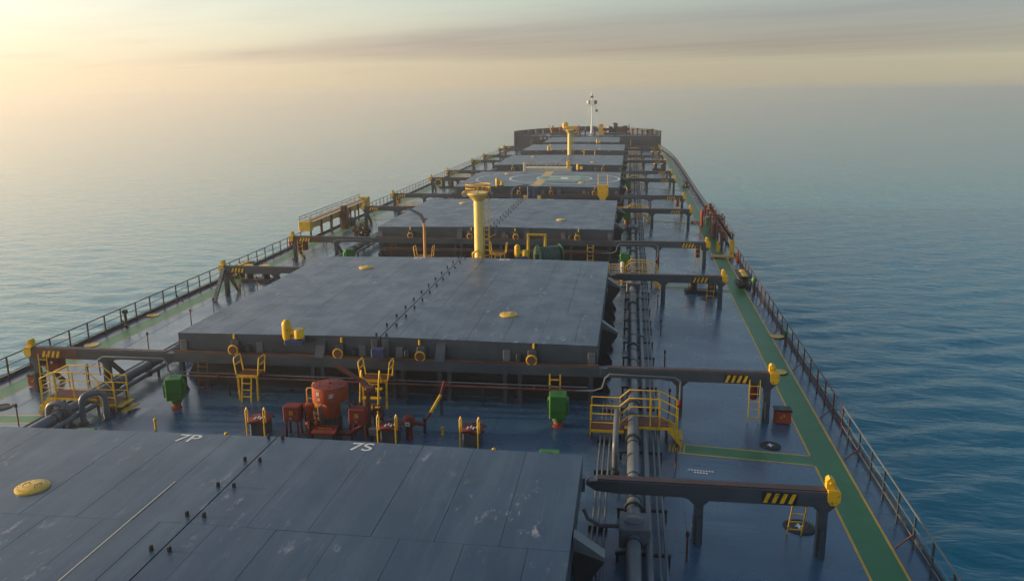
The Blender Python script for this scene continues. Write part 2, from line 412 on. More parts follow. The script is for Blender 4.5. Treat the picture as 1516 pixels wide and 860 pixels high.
# ---------------------------------------------------------------- hull and main deck
PROF = [(-35, 16.0), (60, 16.0), (130, 16.0), (142, 15.85), (150, 15.6), (158, 15.2), (165, 14.75), (171, 14.3)]
BOW = [(171, 14.3), (176, 13.2), (181, 11.4), (186, 8.8), (190, 6.0), (193, 3.2), (194.6, 1.2), (195, 0.0)]
def half(y):
    P = PROF + BOW[1:]
    for (a, b), (c, d) in zip(P, P[1:]):
        if a <= y <= c: return b + (d-b)*(y-a)/(c-a)
    return 0.0
def deck_sheet():
    ys = [p[0] for p in PROF]; b = MB(); rows = []
    for y in ys:
        h = half(y); xs = [-h, -7.7, 0, 7.7, h]; rows.append([(x, y, dz(x)) for x in xs])
    vs = [v for r_ in rows for v in r_]; fs = []
    for i in range(len(rows)-1):
        for k in range(4): fs.append((i*5+k, i*5+k+1, (i+1)*5+k+1, (i+1)*5+k))
    b.add(vs, fs); me = b.mesh('main_deck', 'deck', False); struct(link('main_deck', me))
    h = MB(); P = PROF + BOW[1:]; vs = []; fs = []
    for y, w in P:
        zt = dz(w) - 0.004 if y <= 171 else 0.0
        for sx in (-1, 1): vs += [(sx*w, y, zt), (sx*w*(1 if y < 130 else max(0, 1-(y-130)/70*0.55)), min(y, 188), SEA-4)]
    for i in range(len(P)-1):
        o = i*4; fs += [(o, o+1, o+5, o+4), (o+2, o+6, o+7, o+3)]
    fs.append((0, 2, 3, 1)); h.add(vs, fs)
    struct(h.build('hull', 'steel', None, False))
deck_sheet()
# painted walkways and low margin bars along the deck edge
def strip(name, mat, pts, z=0.004, parent=None):
    b = MB(); b.add([(x, y, dz(x)+z) for x, y in pts], [tuple(range(len(pts)))]); return b.build(name, mat, parent, False)
for sx, side in ((1, 'starboard'), (-1, 'port')):
    wk = thing('walkway', 'long green walkway with yellow edge lines along the %s side of the deck' % side, 'walkway'); wk['kind'] = 'structure'
    def q(a, b, c, d): return [(sx*a, c), (sx*b, c), (sx*b, d), (sx*a, d)][::sx]
    y = 5.0; segs = [5, 24.2, 25.5, 46.6, 48.0, 72.0, 74.0, 150.0]
    strip('path_paint', 'walk_green', q(14.38, 15.22, 5, 150), 0.004, wk)
    strip('edge_line', 'walk_yellow', q(15.22, 15.29, 5, 150), 0.005, wk)
    last = 5
    for yc in (24.75, 47.3, 72.5, 97.5):
        strip('edge_line', 'walk_yellow', q(14.31, 14.38, last, yc-0.38), 0.005, wk); last = yc+0.38
        strip('crossing_paint', 'walk_green', q(10.55, 14.38, yc-0.31, yc+0.31), 0.004, wk)
        strip('crossing_line', 'walk_yellow', q(10.30, 14.31, yc-0.38, yc-0.31), 0.005, wk)
        strip('crossing_line', 'walk_yellow', q(10.30, 14.31, yc+0.31, yc+0.38), 0.005, wk)
        for k in range(5):
            x0 = 10.02 + k*0.11
            b = MB(); b.add([(sx*a_, y_, dz(a_)+0.006) for a_, y_ in ((x0, yc-0.31), (x0+0.05, yc-0.31), (x0+0.12, yc+0.31), (x0+0.07, yc+0.31))], [(0,1,2,3)])
            b.build('hazard_stripe', 'walk_yellow', wk, False)
    strip('edge_line', 'walk_yellow', q(14.31, 14.38, last, 150), 0.005, wk)

def edge_bar(sx, side):
    b = MB(); ys = [-20, 20, 60, 100, 130, 142, 150, 158, 165, 170.5]; vs = []; fs = []
    for y in ys:
        w = half(y) - 0.06
        for dx, z in ((0, 0), (0, 0.16), (0.06, 0.16), (0.06, 0)): vs.append((sx*(w+dx-0.03), y, dz(w)+z-0.003))
    for i in range(len(ys)-1):
        for k in range(4): fs.append((i*4+k, i*4+(k+1) % 4, (i+1)*4+(k+1) % 4, (i+1)*4+k))
    b.add(vs, fs); return tag(b.build('margin_bar', 'steel_dark', None, False), 'low dark steel margin bar along the %s deck edge' % side, 'margin bar')
for sx, side in ((1, 'starboard'), (-1, 'port')): edge_bar(sx, side)

# ---------------------------------------------------------------- railings
post_me = MB().box(-0.022, 0.022, -0.03, 0.03, 0.0, 0.95).mesh('post', 'redbrown', False)
post_blue = MB().box(-0.022, 0.022, -0.03, 0.03, 0.0, 0.95).mesh('post', 'steel', False)
brace_me = {s: MB().bar((-s*0.42, 0, 0.0), (0, 0, 0.42), 0.045, 0.025).mesh('brace', 'redbrown', False) for s in (1, -1)}
def railing(sx, side, y0, y1, gaps, extra):
    t = thing('railing', 'three-bar guard railing along the %s deck edge%s' % (side, extra), 'railing', (0, 0, 0), 'deck edge railings')
    ys = []; y = y0
    while y < y1: ys.append(y); y += 1.29
    ys.append(y1)
    for k, y in enumerate(ys):
        if any(a < y < b for a, b in gaps): continue
        w = half(y) - 0.25
        o = link('post', post_blue if (sx == 1 and y < 27) else post_me, t); o.location = (sx*w, y, dz(w)-0.003)
        if k % 4 == 1: o2 = link('brace', brace_me[sx], t); o2.location = (sx*w, y, dz(w)-0.002)
    runs = []; a = y0
    for g0, g1 in gaps: runs.append((a, g0)); a = g1
    runs.append((a, y1))
    for a, b_ in runs:
        n = max(2, int((b_-a)/4)+1); pts = [a+(b_-a)*i/(n-1) for i in range(n)]
        for z, r in ((0.95, 0.026), (0.60, 0.016), (0.30, 0.016)):
            MB().tube([(sx*(half(y)-0.25), y, dz(16)+z) for y in pts], r, 6).build('rail', 'redbrown' if (b_ > 30 or sx < 0) else 'pipe', t)
    return t
railing(1, 'starboard', 8.3, 27.2, [], ' at the bottom of the photo')
railing(1, 'starboard', 27.2, 171, [(56.5, 76.0)], ' beyond the bare length')
railing(-1, 'port', 20.0, 171, [(60.5, 76.0)], '')

# ---------------------------------------------------------------- hatch coamings and covers
HATCH = {7: (3.9, 18.93), 6: (27.97, 42.94), 5: (53.34, 68.39), 4: (77.83, 93.12), 3: (102.38, 118.30), 2: (128.53, 143.34), 1: (150.1, 167.2)}
WHICH = {7: 'the nearest hatch marked 7P and 7S', 6: 'the second nearest hatch', 5: 'the third nearest hatch, behind the tall yellow mast', 4: 'the helipad hatch',
         3: 'the first hatch beyond the helipad', 2: 'the second hatch beyond the helipad', 1: 'the farthest narrow hatch before the bow'}
SHORT = {7: 'nearest hatch', 6: 'second nearest hatch', 5: 'third nearest hatch', 4: 'helipad hatch', 3: 'first hatch beyond the helipad', 2: 'second hatch beyond the helipad', 1: 'farthest hatch'}
HW = {k: 7.7 for k in HATCH}; HW[1] = 6.6
stud_me = MB().bbox(-0.035, 0.035, -0.035, 0.035, 0, 0.11, 0.012).mesh('stud', 'black', False)
disc_b = MB().lathe([(0.36, 0), (0.36, 0.04), (0.33, 0.06), (0.02, 0.06)], n=28); disc_me = disc_b.mesh('manhole_lid', 'disc_yellow')
bolt_me = MB().lathe([(0.012, 0), (0.012, 0.012), (0.001, 0.013)], n=6).mesh('bolt', 'disc_yellow')
grip_me = MB().tube([(-0.09, 0, 0), (-0.07, 0, 0.05), (0.07, 0, 0.05), (0.09, 0, 0)], 0.009, 6).mesh('grip', 'rust')
wheel_ring = MB().torus((0, 0, 0), 0.17, 0.03, 'y', 22, 8).mesh('wheel_rim', 'yellow')
wheel_hub = MB().cyl((0, -0.03, 0), (0, 0.29, 0), 0.15, 18).mesh('wheel_hub', 'rust')
lug_me = MB().bbox(-0.035, 0.035, -0.08, 0.0, -0.10, 0.08, 0.015).mesh('lifting_lug', 'yellow', False)
pad_me = MB().bbox(-0.13, 0.13, -0.05, 0.0, -0.21, 0.21, 0.015).mesh('stopper_pad', 'pipe', False)
tri_me = MB().prism([(-0.0, 0.30), (-0.0, -0.42), (-0.42, -0.42)], 'x', -0.17, 0.17).mesh('wedge_bracket', 'steel', False)
cleat_me = MB().bbox(-0.10, 0.10, -0.14, 0, -0.12, 0.12, 0.03).mesh('cleat', 'steel_dark', False)
hbox_me = MB().bbox(-0.16, 0.16, -0.16, 0, -0.16, 0.16, 0.03).mesh('wheel_housing', 'steel', False)
TH = 0.74
for n, (y0, y1) in HATCH.items():
    hw = HW[n]; L = y1-y0
    # coaming
    co = thing('hatch_coaming', 'dark steel coaming wall standing on deck under the covers of %s' % SHORT[n], 'hatch coaming', (0, (y0+y1)/2, DC), 'hatch coamings')
    cy = (y0+y1)/2; a, b_ = y0+0.3-cy, y1-0.3-cy; cw = hw-0.35
    zt = 1.30
    w = MB()
    w.box(-cw, cw, a, a+0.03, 0, zt); w.build('end_wall', 'steel_dark', co, False); MB().box(-cw, cw, b_-0.03, b_, 0, zt).build('end_wall', 'steel_dark', co, False)
    for q0 in (-cw, cw-0.03): MB().box(q0, q0+0.03, a+0.031, b_-0.031, -0.02, zt).build('side_wall', 'steel_dark', co, False)
    for zz in (0.55, 0.95): MB().box(-cw+0.1, cw-0.1, a-0.10, a-0.001, zz, zz+0.025).build('stiffener', 'steel_dark', co, False)
    # transverse ledge (runway between the side beams) and its posts
    led = MB(); led.box(-7.75, 7.75, y0-0.42-cy, y0-0.12-cy, 1.11, 1.45); led.build('runway_ledge', 'steel', co, False)
    led = MB(); led.box(-7.75, 7.75, y0-0.30-cy, y0-0.20-cy, 1.452, 1.50); led.build('runway_rail', 'rust', co, False)
    led = MB(); led.box(-hw-0.05, hw+0.05, y1+0.10-cy, y1+0.36-cy, 1.09, 1.43); led.build('runway_ledge', 'steel', co, False)
    pm = MB().box(-0.07, 0.07, -0.09, 0.09, 0, 1.11).prism([(-0.2, 0), (0.2, 0), (0.07, 0.28), (-0.07, 0.28)], 'y', -0.012, 0.012).mesh('post', 'steel', False)
    for x in (-7.5, -2.46, -2.08, 0.54, 0.86, 2.20, 2.54, 4.52, 5.04, 7.5):
        if abs(x) > hw: continue
        o = link('post', pm, co); o.location = (x, y0-0.27-cy, 0)
    if n >= 5:
        for x in (-6.75, 6.1):
            lad = MB()
            for dx in (0, 0.36): lad.bar((x+dx, y0-0.62-cy, 0), (x+dx, y0-0.50-cy, 1.2), 0.05, 0.03)
            for k in range(4): lad.bar((x, y0-0.60-cy, 0.25+k*0.26), (x+0.36, y0-0.60-cy, 0.25+k*0.26), 0.03)
            lad.build('ladder', 'rust' if x < 0 else 'yellow', co, False)
    stay = MB().prism([(0, 0), (0.78, 0), (0.78, 0.10), (0.12, 1.25), (0, 1.25)], 'y', -0.012, 0.012)
    stay.v = [(v[0], v[1], v[2]-0.02) for v in stay.v]
    sm = stay.mesh('stay', 'steel_dark', False)
    k = 0; y = a+0.9
    while y < b_-0.3:
        for sx in (-1, 1):
            o = link('stay', sm, co); o.location = (sx*(cw+0.001), y, 0)
            if sx < 0: o.scale = (-1, 1, 1)
        y += 1.72
    # sloping guide wings at the side of the coaming
    wing = MB().prism([(0, 0.0), (0.62, -0.42), (0.62, -0.50), (0.0, -0.30)], 'y', -0.16, 0.16).mesh('guide_wing', 'pipe', False)
    arm = MB().prism([(0, -0.31), (0.60, -0.51), (0.60, -0.62), (0.0, -1.5)], 'y', -0.03, 0.03).mesh('guide_arm', 'steel_dark', False)
    for fy in (0.24, 0.76):
        for sx in (-1, 1):
            o = link('guide_wing', wing, co); o.location = (sx*(hw+0.03), y0+L*fy-cy, -DC-0.06); o.scale = (sx, 1, 1)
            o = link('guide_arm', arm, co); o.location = (sx*(hw+0.03), y0+L*fy-cy, -DC-0.06); o.scale = (sx, 1, 1)
    # covers
    for sx, side in ((-1, 'port'), (1, 'starboard')):
        mark = {7: ' lettered 7%s', 6: ' lettered 6%s', 5: ' lettered 5%s'}.get(n, '') 
        if mark: mark = mark % ('P' if sx < 0 else 'S')
        cv = thing('hatch_cover', '%s panel of the grey steel cover%s on the %s' % (side, mark, SHORT[n]), 'hatch cover', (0, cy, 0), 'rolling hatch cover panels')
        e = MB(); X0, X1 = 0.018, hw
        prof = [(X0, -TH), (X1, -TH), (X1, top(hw)-0.02), (X0, top(0)-0.02)]
        if sx < 0: prof = [(-x, z) for x, z in prof][::-1]
        e.prism(prof, 'y', -L/2, L/2); body = e.build('cover_body', 'cover' if n < 5 and False else 'steel', cv, False)
        if n >= 5:
            sf = {7: 0.705, 6: 0.285, 5: 0.45}[n]; rows = [(-L/2, -L/2+L*sf), (-L/2+L*sf, L/2)]
            for ri, (ya, yb) in enumerate(rows):
                cuts = [X0] + ([1.22, 2.50, 3.78, 5.06, 6.34] if ri == 1 else [0.62, 1.86, 3.10, 4.38, 5.66, 6.9]) + [X1]
                for xa, xb in zip(cuts, cuts[1:]):
                    g = 0.0045; jit = rng.uniform(-0.002, 0.003)
                    xa_ = xa + (g if xa > X0 else 0); xb_ = xb - (g if xb < X1 else 0)
                    ya_ = ya + (g if ri else 0); yb_ = yb - (0 if ri else g)
                    sc_ = HW[n]
                    pf = [(xa_, top(xa_)-0.0195), (xb_, top(xb_)-0.0195), (xb_, top(xb_)+jit), (xa_, top(xa_)+jit)]
                    if sx < 0: pf = [(-x, z) for x, z in pf][::-1]
                    MB().prism(pf, 'y', ya_, yb_).build('top_plate', 'cover', cv, False)
        else:
            pf = [(X0, top(X0)-0.0195), (X1, top(hw)-0.0195), (X1, top(hw)), (X0, top(X0))]
            if sx < 0: pf = [(-x, z) for x, z in pf][::-1]
            MB().prism(pf, 'y', -L/2, L/2).build('top_plate', 'cover_far', cv, False)
        if n == 7 and sx < 0: MB().box(-1.285, -1.262, -L/2+0.4, 16.25-cy, top(1.27)+0.002, top(1.27)+0.008).build('paint_line', 'cream', cv, False)
        ns = 12 if n >= 5 else 0
        for k in range(ns):
            o = link('stud', stud_me, cv); o.location = (sx*0.185, -L/2+0.12+k*(L-0.24)/(ns-1), top(0.185)-0.004)
        if n != 1:
            for fx, fy in (((-4.32, 11.72 if n == 7 else 12.1),) if sx < 0 else ((4.1, 3.65),)):
                d = link('manhole_lid', disc_me, cv); d.location = (fx, -L/2+fy*L/15, top(fx)-0.004)
                if n >= 6:
                    for k in range(16):
                        o = link('bolt', bolt_me, d); o.location = (0.30*math.cos(k*math.pi/8), 0.30*math.sin(k*math.pi/8), 0.06)
                    for dx in (-0.14, 0.14): o = link('grip', grip_me, d); o.location = (dx, 0, 0.058); o.rotation_euler = (0, 0, 1.2)
        # fittings of the aft face
        yf = -L/2
        xs_w = (1.5, 5.45); xs_p = (0.68, 4.55, 7.5); xs_l = (1.43, 5.5)
        if n >= 3:
            for x in xs_w:
                r_ = link('wheel_rim', wheel_ring, cv); r_.location = (sx*x, yf-0.30, -0.50); h_ = link('wheel_hub', wheel_hub, r_)
                link('wheel_housing', hbox_me, cv).location = (sx*x, yf-0.001, -0.36)
            for x in xs_p: link('stopper_pad', pad_me, cv).location = (sx*min(x, hw-0.2), yf-0.001, -0.46)
            for x in (2.2,): link('wedge_bracket', tri_me, cv).location = (sx*x, yf-0.001, -0.36)
            for x in (0.98, 4.98): link('cleat', cleat_me, cv).location = (sx*x, yf-0.001, -0.48)
            link('stopper_pad', MB().bbox(-0.12, 0.12, -0.06, 0, -0.62, 0.0, 0.015).mesh('centre_plate', 'steel', False), cv).location = (sx*0.21, yf-0.001, -0.02)
        for x in xs_l: link('lifting_lug', lug_me, cv).location = (sx*x, yf-0.001, -0.05)
        if n >= 5:
            tx = -2.24 if sx < 0 else 2.30
            o = text_part('%d%s' % (n, 'P' if sx < 0 else 'S'), 0.62, (tx, L/2-0.52, top(tx)+0.008), 'mark_white', cv)

# ---------------------------------------------------------------- runway beams at the hatch ends
def hazard(parent, x, y, z, w=0.78, h=0.30, red=False):
    p = MB().box(x-w/2, x+w/2, y-0.012, y, z-h/2, z+h/2).build('hazard_plate', 'redbrown' if red else 'black', parent, False)
    for k in range(4):
        a = x-w/2+0.02+k*(w-0.04)/4; d = (w-0.04)/4*0.5; sk = d*0.95
        MB().add([(a, y-0.016, z-h/2+0.02), (a+d, y-0.016, z-h/2+0.02), (a+d+sk, y-0.016, z+h/2-0.02), (a+sk, y-0.016, z+h/2-0.02)], [(0, 1, 2, 3)]).build('hazard_stripe', 'yellow', p, False)
def beam_thing(n, sx, end):
    y = HATCH[n][0]-0.27 if end == 'aft' else HATCH[n][1]+0.23
    side = 'starboard' if sx > 0 else 'port'
    t = thing('runway_beam', 'raised runway beam with yellow end stop, %s side, %s end of the %s' % (side, end, SHORT[n]), 'runway beam', (sx*13.4, y, dz(13.4)), 'hatch cover runway beams')
    ox, oz = sx*13.4, dz(13.4)
    def W(b):
        b.v = [(sx*v[0]-ox, v[1], v[2]-oz) for v in b.v]; return b
    b = MB()
    xi = 7.76 if end == 'aft' else HW[n]+0.06
    if end == 'aft': b.prism([(xi, -0.98), (9.9, -0.98), (10.15, -1.03), (13.55, -1.03), (13.55, -0.67), (xi, -0.67)], 'y', -0.15, 0.15)
    else: b.prism([(xi+0.02, -0.80), (xi+0.25, -0.95), (xi+0.8, -1.0), (10.1, -1.0), (10.3, -1.06), (13.55, -1.06), (13.55, -0.69), (xi+0.3, -0.69), (xi+0.1, -0.72)], 'y', -0.15, 0.15)
    W(b).build('beam', 'steel', t, False)
    W(MB().box(xi+0.3, 13.5, -0.09, 0.155, -0.672+(-0.02 if end != 'aft' else 0), -0.645+(-0.02 if end != 'aft' else 0))).build('rail', 'rail_dark', t, False)
    for lx in (10.5, 13.38):
        f = dz(lx)
        lg = MB(); lg.box(lx-0.11, lx+0.11, -0.10, 0.10, f-0.01, -1.031)
        lg.prism([(lx-0.30, -1.031), (lx+0.30, -1.031), (lx+0.11, -1.22), (lx-0.11, -1.22)], 'y', -0.09, 0.09)
        lg.prism([(lx-0.05, f), (lx-0.05, f+0.75), (lx+0.05, f+0.75), (lx+0.05, f)], 'y', -0.22, -0.101)
        W(lg).build('leg', 'steel', t, False)
    if sx < 0 or n >= 6:
        for lx, d in ((10.5, 1.3), (13.38, 1.2)):
            if sx > 0 and lx > 11: continue
            W(MB().bar((lx, 0.08, -1.1), (lx+(-0.1 if lx > 11 else 0), d if sx < 0 else 0.7, dz(lx)), 0.16, 0.12)).build('brace', 'steel', t, False)
    if sx < 0 and end == 'fore' and n == 6:
        W(MB().bar((13.45, -0.10, -0.8), (13.5, -1.35, dz(13.5)), 0.2, 0.14)).build('brace', 'pipe', t, False)
    es = MB(); es.prism([(13.44, -0.62), (13.44, -0.90), (13.51, -1.00), (13.64, -1.00), (13.73, -0.90), (13.73, -0.67), (13.68, -0.62)], 'y', -0.17, 0.17); es.prism([(13.41, -0.62), (13.60, -0.62), (13.60, -0.42), (13.55, -0.36), (13.47, -0.34), (13.41, -0.40)], 'y', -0.11, 0.11)
    es.cyl((13.505, -0.15, -0.47), (13.505, 0.15, -0.47), 0.04, 10)
    W(es).build('end_stop', 'yellow', t, False)
    redp = (sx < 0 and n in (6, 5) and end == 'aft')
    if redp: W(MB().box(11.55, 13.40, -0.157, -0.151, -1.028, -0.674)).build('red_panel', 'redbrown', t, False)
    hx = 12.35 if sx > 0 else 12.62
    h = thing_part = None
    hp = MB()
    hz = (-0.86 if end == 'aft' else -0.88)
    x = hx; w = 0.80; hh = 0.29
    p = W(MB().box(x-w/2, x+w/2, -0.172, -0.158, hz-hh/2, hz+hh/2)).build('hazard_plate', 'redbrown' if redp or (n == 5 and end == 'fore') else 'black', t, False)
    for k in range(4):
        a = x-w/2+0.02+k*(w-0.04)/4; d = (w-0.04)/4*0.52; sk = (w-0.04)/4*0.48
        if sx > 0: pts = [(a, hz-hh/2+0.02), (a+d, hz-hh/2+0.02), (a+d+sk, hz+hh/2-0.02), (a+sk, hz+hh/2-0.02)]
        else: pts = [(a+sk, hz-hh/2+0.02), (a+d+sk, hz-hh/2+0.02), (a+d, hz+hh/2-0.02), (a, hz+hh/2-0.02)]
        W(MB().add([(u, -0.177, v) for u, v in pts], [(0, 1, 2, 3)])).build('hazard_stripe', 'yellow', p, False)
    # ladder
    f = dz(13.0); l = MB()
    ya_, yb_ = (-0.26, -0.21) if end == 'aft' else (0.85, 0.2)
    for dx in (0, 0.34): l.bar((12.78+dx, ya_, f), (12.78+dx, yb_, -0.86), 0.032, 0.025)
    lo = W(l).build('ladder', 'yellow', t, False)
    for k in range(5):
        u = 0.14+k*0.18; yy = ya_+(yb_-ya_)*u; zz = f+(-0.86-f)*u
        W(MB().bar((12.78, yy, zz), (13.12, yy, zz), 0.022)).build('rung', 'yellow', lo, False)
    return t
for n in HATCH:
    for end in ('aft', 'fore'):
        if n == 7 and end == 'aft': continue
        if n == 1 and end == 'fore': continue
        for sx in (1, -1): beam_thing(n, sx, end)

# ---------------------------------------------------------------- pipe racks along both sides
sup_me = MB().box(-0.42, 0.86, -0.04, 0.04, 0.22, 0.29).box(-0.40, -0.33, -0.04, 0.04, -0.02, 0.22).box(0.78, 0.85, -0.04, 0.04, -0.08, 0.22).mesh('pipe_support', 'steel_dark', False)
flange_me = MB().cyl((0, -0.05, 0), (0, 0.05, 0), 0.24, 16).mesh('flange', 'steel', True)
clamp_me = MB().cyl((0, -0.025, 0), (0, 0.025, 0), 0.192, 14).mesh('pipe_clamp', 'steel_dark', True)
sflange_me = MB().cyl((0, -0.04, 0), (0, 0.04, 0), 0.13, 12).mesh('flange', 'steel', True)
for sx, side in ((1, 'starboard'), (-1, 'port')):
    X = 8.95 if sx > 0 else 9.80
    t = thing('pipe_run', 'bundle of grey deck pipes on low supports along the %s side' % side, 'pipes', (sx*X, 0, dz(X)), 'deck pipe runs')
    for dx, r, z, nm in ((0, 0.175, 0.47, 'main_pipe'), (0.36*(1 if sx > 0 else -1.2), 0.085, 0.38, 'branch_pipe'), (0.60, 0.035, 0.33, 'conduit'), (0.74, 0.035, 0.33, 'conduit')):
        MB().cyl((sx*dx, -4, z), (sx*dx, 150, z), r, 16 if r > 0.05 else 6).build(nm, 'pipe', t)
    for k in range(74):
        y = 10 + k*1.9 + 0.25*((k*7) % 3)
        o = link('pipe_support', sup_me, t); o.location = (0, y, 0); o.scale = (sx, 1, 1)
        o = link('pipe_clamp', clamp_me, t); o.location = (0, y, 0.47)
    for y in (12.5, 19.6, 23.9, 26.8, 33.5, 40.5, 47.5, 54.5, 61.5, 68.5, 75.5, 82.5, 89.5, 97.0, 104, 112):
        o = link('flange', flange_me, t); o.location = (0, y, 0.47)
        o = link('flange', sflange_me, t); o.location = (sx*0.36*(1 if sx > 0 else -1.2), y+1.7, 0.38)
    # thin inner pipes
    xi = (7.95, 8.08, 8.24)
    if sx < 0: continue
    t2 = thing('conduit_run', 'three thin grey conduits lying between the %s hatch side and the main pipe' % side, 'pipes', (sx*8.08, 15, dz(8.08)), 'thin conduits')
    for x in xi: MB().cyl((sx*(x-8.08), 0, 0.16), (sx*(x-8.08), 13.0, 0.16), 0.028, 6).build('conduit', 'pipe', t2)
    for y in (1.5, 4.2, 7.4, 9.6, 12.2): MB().box(-0.24, 0.24, y-0.03, y+0.03, 0, 0.13).build('support', 'steel_dark', t2, False)
# junction boxes on the starboard main pipe
for y, w in ((18.45, 'beside the nearest runway beam'), (44.6, 'under the second footbridge'), (64.0, 'beside the third nearest hatch'), (85.0, 'beside the helipad hatch')):
    t = thing('pipe_junction_box', 'grey box with round lid on the starboard pipes %s' % w, 'junction box', (8.95, y, dz(8.95)), 'pipe junction boxes')
    MB().bbox(-0.34, 0.40, -0.42, 0.42, 0.28, 0.78, 0.03).build('case', 'pipe', t, False)
    MB().lathe([(0.22, 0.775), (0.22, 0.81), (0.19, 0.83), (0.01, 0.83)], n=20).build('lid', 'pipe', t)
    MB().tube([(-0.34, 0.2, 0.5), (-0.8, 0.25, 0.46), (-1.1, 0.3, 0.6), (-1.2, 0.3, 0.85)], 0.05, 8).build('side_pipe', 'pipe', t)
# inverted-U pipes
def arch(loc, pts, r, label, mat='pipe'):
    t = thing('vent_loop_pipe', label, 'pipe', loc, 'inverted U pipes')
    P = []
    # round the corners
    for i, p in enumerate(pts):
        p = Vector(p)
        if 0 < i < len(pts)-1:
            a = (Vector(pts[i-1])-p); b = (Vector(pts[i+1])-p); ra = min(0.3, a.length*0.45, b.length*0.45); a.normalize(); b.normalize()
            for k in range(5):
                u = k/4; P.append((p+a*ra)*(1-u)**2 + p*2*u*(1-u) + (p+b*ra)*u**2)
        else: P.append(p)
    MB().tube(P, r, 14).build('pipe', mat, t)
    for e in (pts[0], pts[-1]): MB().lathe([(r*1.6, 0), (r*1.6, 0.06), (r*1.05, 0.07)], (e[0], e[1], e[2]), 14).build('flange', 'steel', t)
arch((8.43, 23.9, dz(8.43)), [(0, -1.3, 0), (0, -1.3, 0.95), (0, 1.3, 0.95), (0, 1.3, 0)], 0.085, 'pale grey inverted U pipe between starboard hatch side and footbridge')
arch((-9.95, 24.0, dz(9.95)), [(-0.36, 0, 0), (-0.36, 0.05, 0.82), (0.34, 0.1, 0.82), (0.34, 0.1, 0)], 0.095, 'lower fat grey inverted U pipe over the port pipes')
arch((-8.98, 24.5, dz(8.98)), [(-0.24, -0.25, 0), (-0.24, -0.25, 1.02), (0.28, 0.25, 1.02), (0.28, 0.25, 0)], 0.1, 'taller grey inverted U pipe beside the port footbridge')
arch((8.35, 47.0, dz(8.35)), [(0, -0.4, 0), (0, -0.4, 1.25), (0, 0.35, 1.25), (0, 0.35, 0)], 0.1, 'pale inverted U pipe beside the second starboard footbridge', 'cream')

# ---------------------------------------------------------------- footbridges over the pipes
def footbridge(sx, yc, label):
    x0, x1 = (7.62, 10.3) if sx > 0 else (8.65, 11.4)
    t = thing('footbridge', label, 'footbridge', (sx*x0, yc, dz(x0)), 'yellow footbridges over the pipes')
    ox, oz = sx*x0, dz(x0)
    def W(b): b.v = [(sx*v[0]-ox, v[1]-yc, v[2]-oz) for v in b.v]; return b
    h0, h1 = -1.78, -1.62; xm = x0+(1.05 if sx > 0 else 0.7)
    ya, yb = yc-0.38, yc+0.38
    for nm, xa, xb, h in (('floor', x0, xm, h0), ('floor', xm, x1-0.25, h1)):
        W(MB().box(xa+0.004, xb-0.004, ya+0.03, yb-0.03, h-0.03, h)).build(nm, 'redbrown', t, False)
        W(MB().box(xa+0.002, xb-0.002, ya-0.02, ya+0.028, h-0.10, h-0.02)).build('side_beam', 'yellow', t, False); W(MB().box(xa+0.002, xb-0.002, yb-0.028, yb+0.02, h-0.10, h-0.02)).build('side_beam', 'yellow', t, False)
    for i, (xs, h) in enumerate(((x1-0.24, -1.85), (x1-0.04, -2.02))):
        W(MB().box(xs, xs+0.22, ya, yb, h, h+0.035)).build('step', 'yellow', t, False)
    if sx < 0:
        for i, (xs, h) in enumerate(((x0-0.22, -1.9), (x0-0.40, -2.05))): W(MB().box(xs, xs+0.22, ya, yb, h, h+0.035)).build('step', 'yellow', t, False)
    for y in (ya, yb): W(MB().bar((x1-0.28, y, h1-0.04), (x1+0.16, y, dz(x1)+0.02), 0.035, 0.12)).build('stringer', 'yellow', t, False)
    for y in (ya, yb):
        for hz in (0.34, 0.62, 0.90)[:3]:
            pts = [(x0, y, h0+hz-0.12), (xm-0.15, y, h0+hz-0.12), (xm+0.15, y, h1+hz), (x1-0.55, y, h1+hz), (x1, y, h1+hz-0.26)]
            W(MB().tube(pts, 0.022 if hz > 0.8 else 0.016, 8)).build('handrail', 'yellow', t)
        for px_, zb, zt_ in ((x0, h0-0.28, h0+0.78), (xm-0.15, h0, h0+0.78), (xm+0.8, h1, h1+0.9), (x1-0.55, h1-0.05, h1+0.9), (x1, h1-0.45, h1+0.64)):
            W(MB().box(px_-0.018, px_+0.018, y-0.018, y+0.018, zb, zt_)).build('post', 'yellow', t, False)
    for px_ in (x0+0.05, xm, x1-0.3):
        for y in (ya+0.05, yb-0.05): W(MB().box(px_-0.03, px_+0.03, y-0.03, y+0.03, dz(px_)-0.003, h0-0.1)).build('leg', 'redbrown', t, False)
footbridge(1, 25.3, 'yellow railed footbridge over the starboard pipes at the green crossing, nearest one')
footbridge(-1, 25.6, 'yellow railed footbridge with steps over the port pipes, nearest one')
footbridge(1, 46.9, 'yellow railed footbridge over the starboard pipes beyond the second nearest hatch')
footbridge(1, 71.8, 'yellow railed footbridge over the starboard pipes just before the helipad hatch')
footbridge(-1, 71.8, 'yellow railed footbridge over the port pipes just before the helipad hatch')
footbridge(1, 97.0, 'yellow railed footbridge over the starboard pipes just beyond the helipad hatch')
footbridge(-1, 97.0, 'yellow railed footbridge over the port pipes just beyond the helipad hatch')
footbridge(1, 123.0, 'yellow railed footbridge over the starboard pipes beside the far yellow mast')
footbridge(1, 146.5, 'yellow railed footbridge over the starboard pipes nearest the bow')

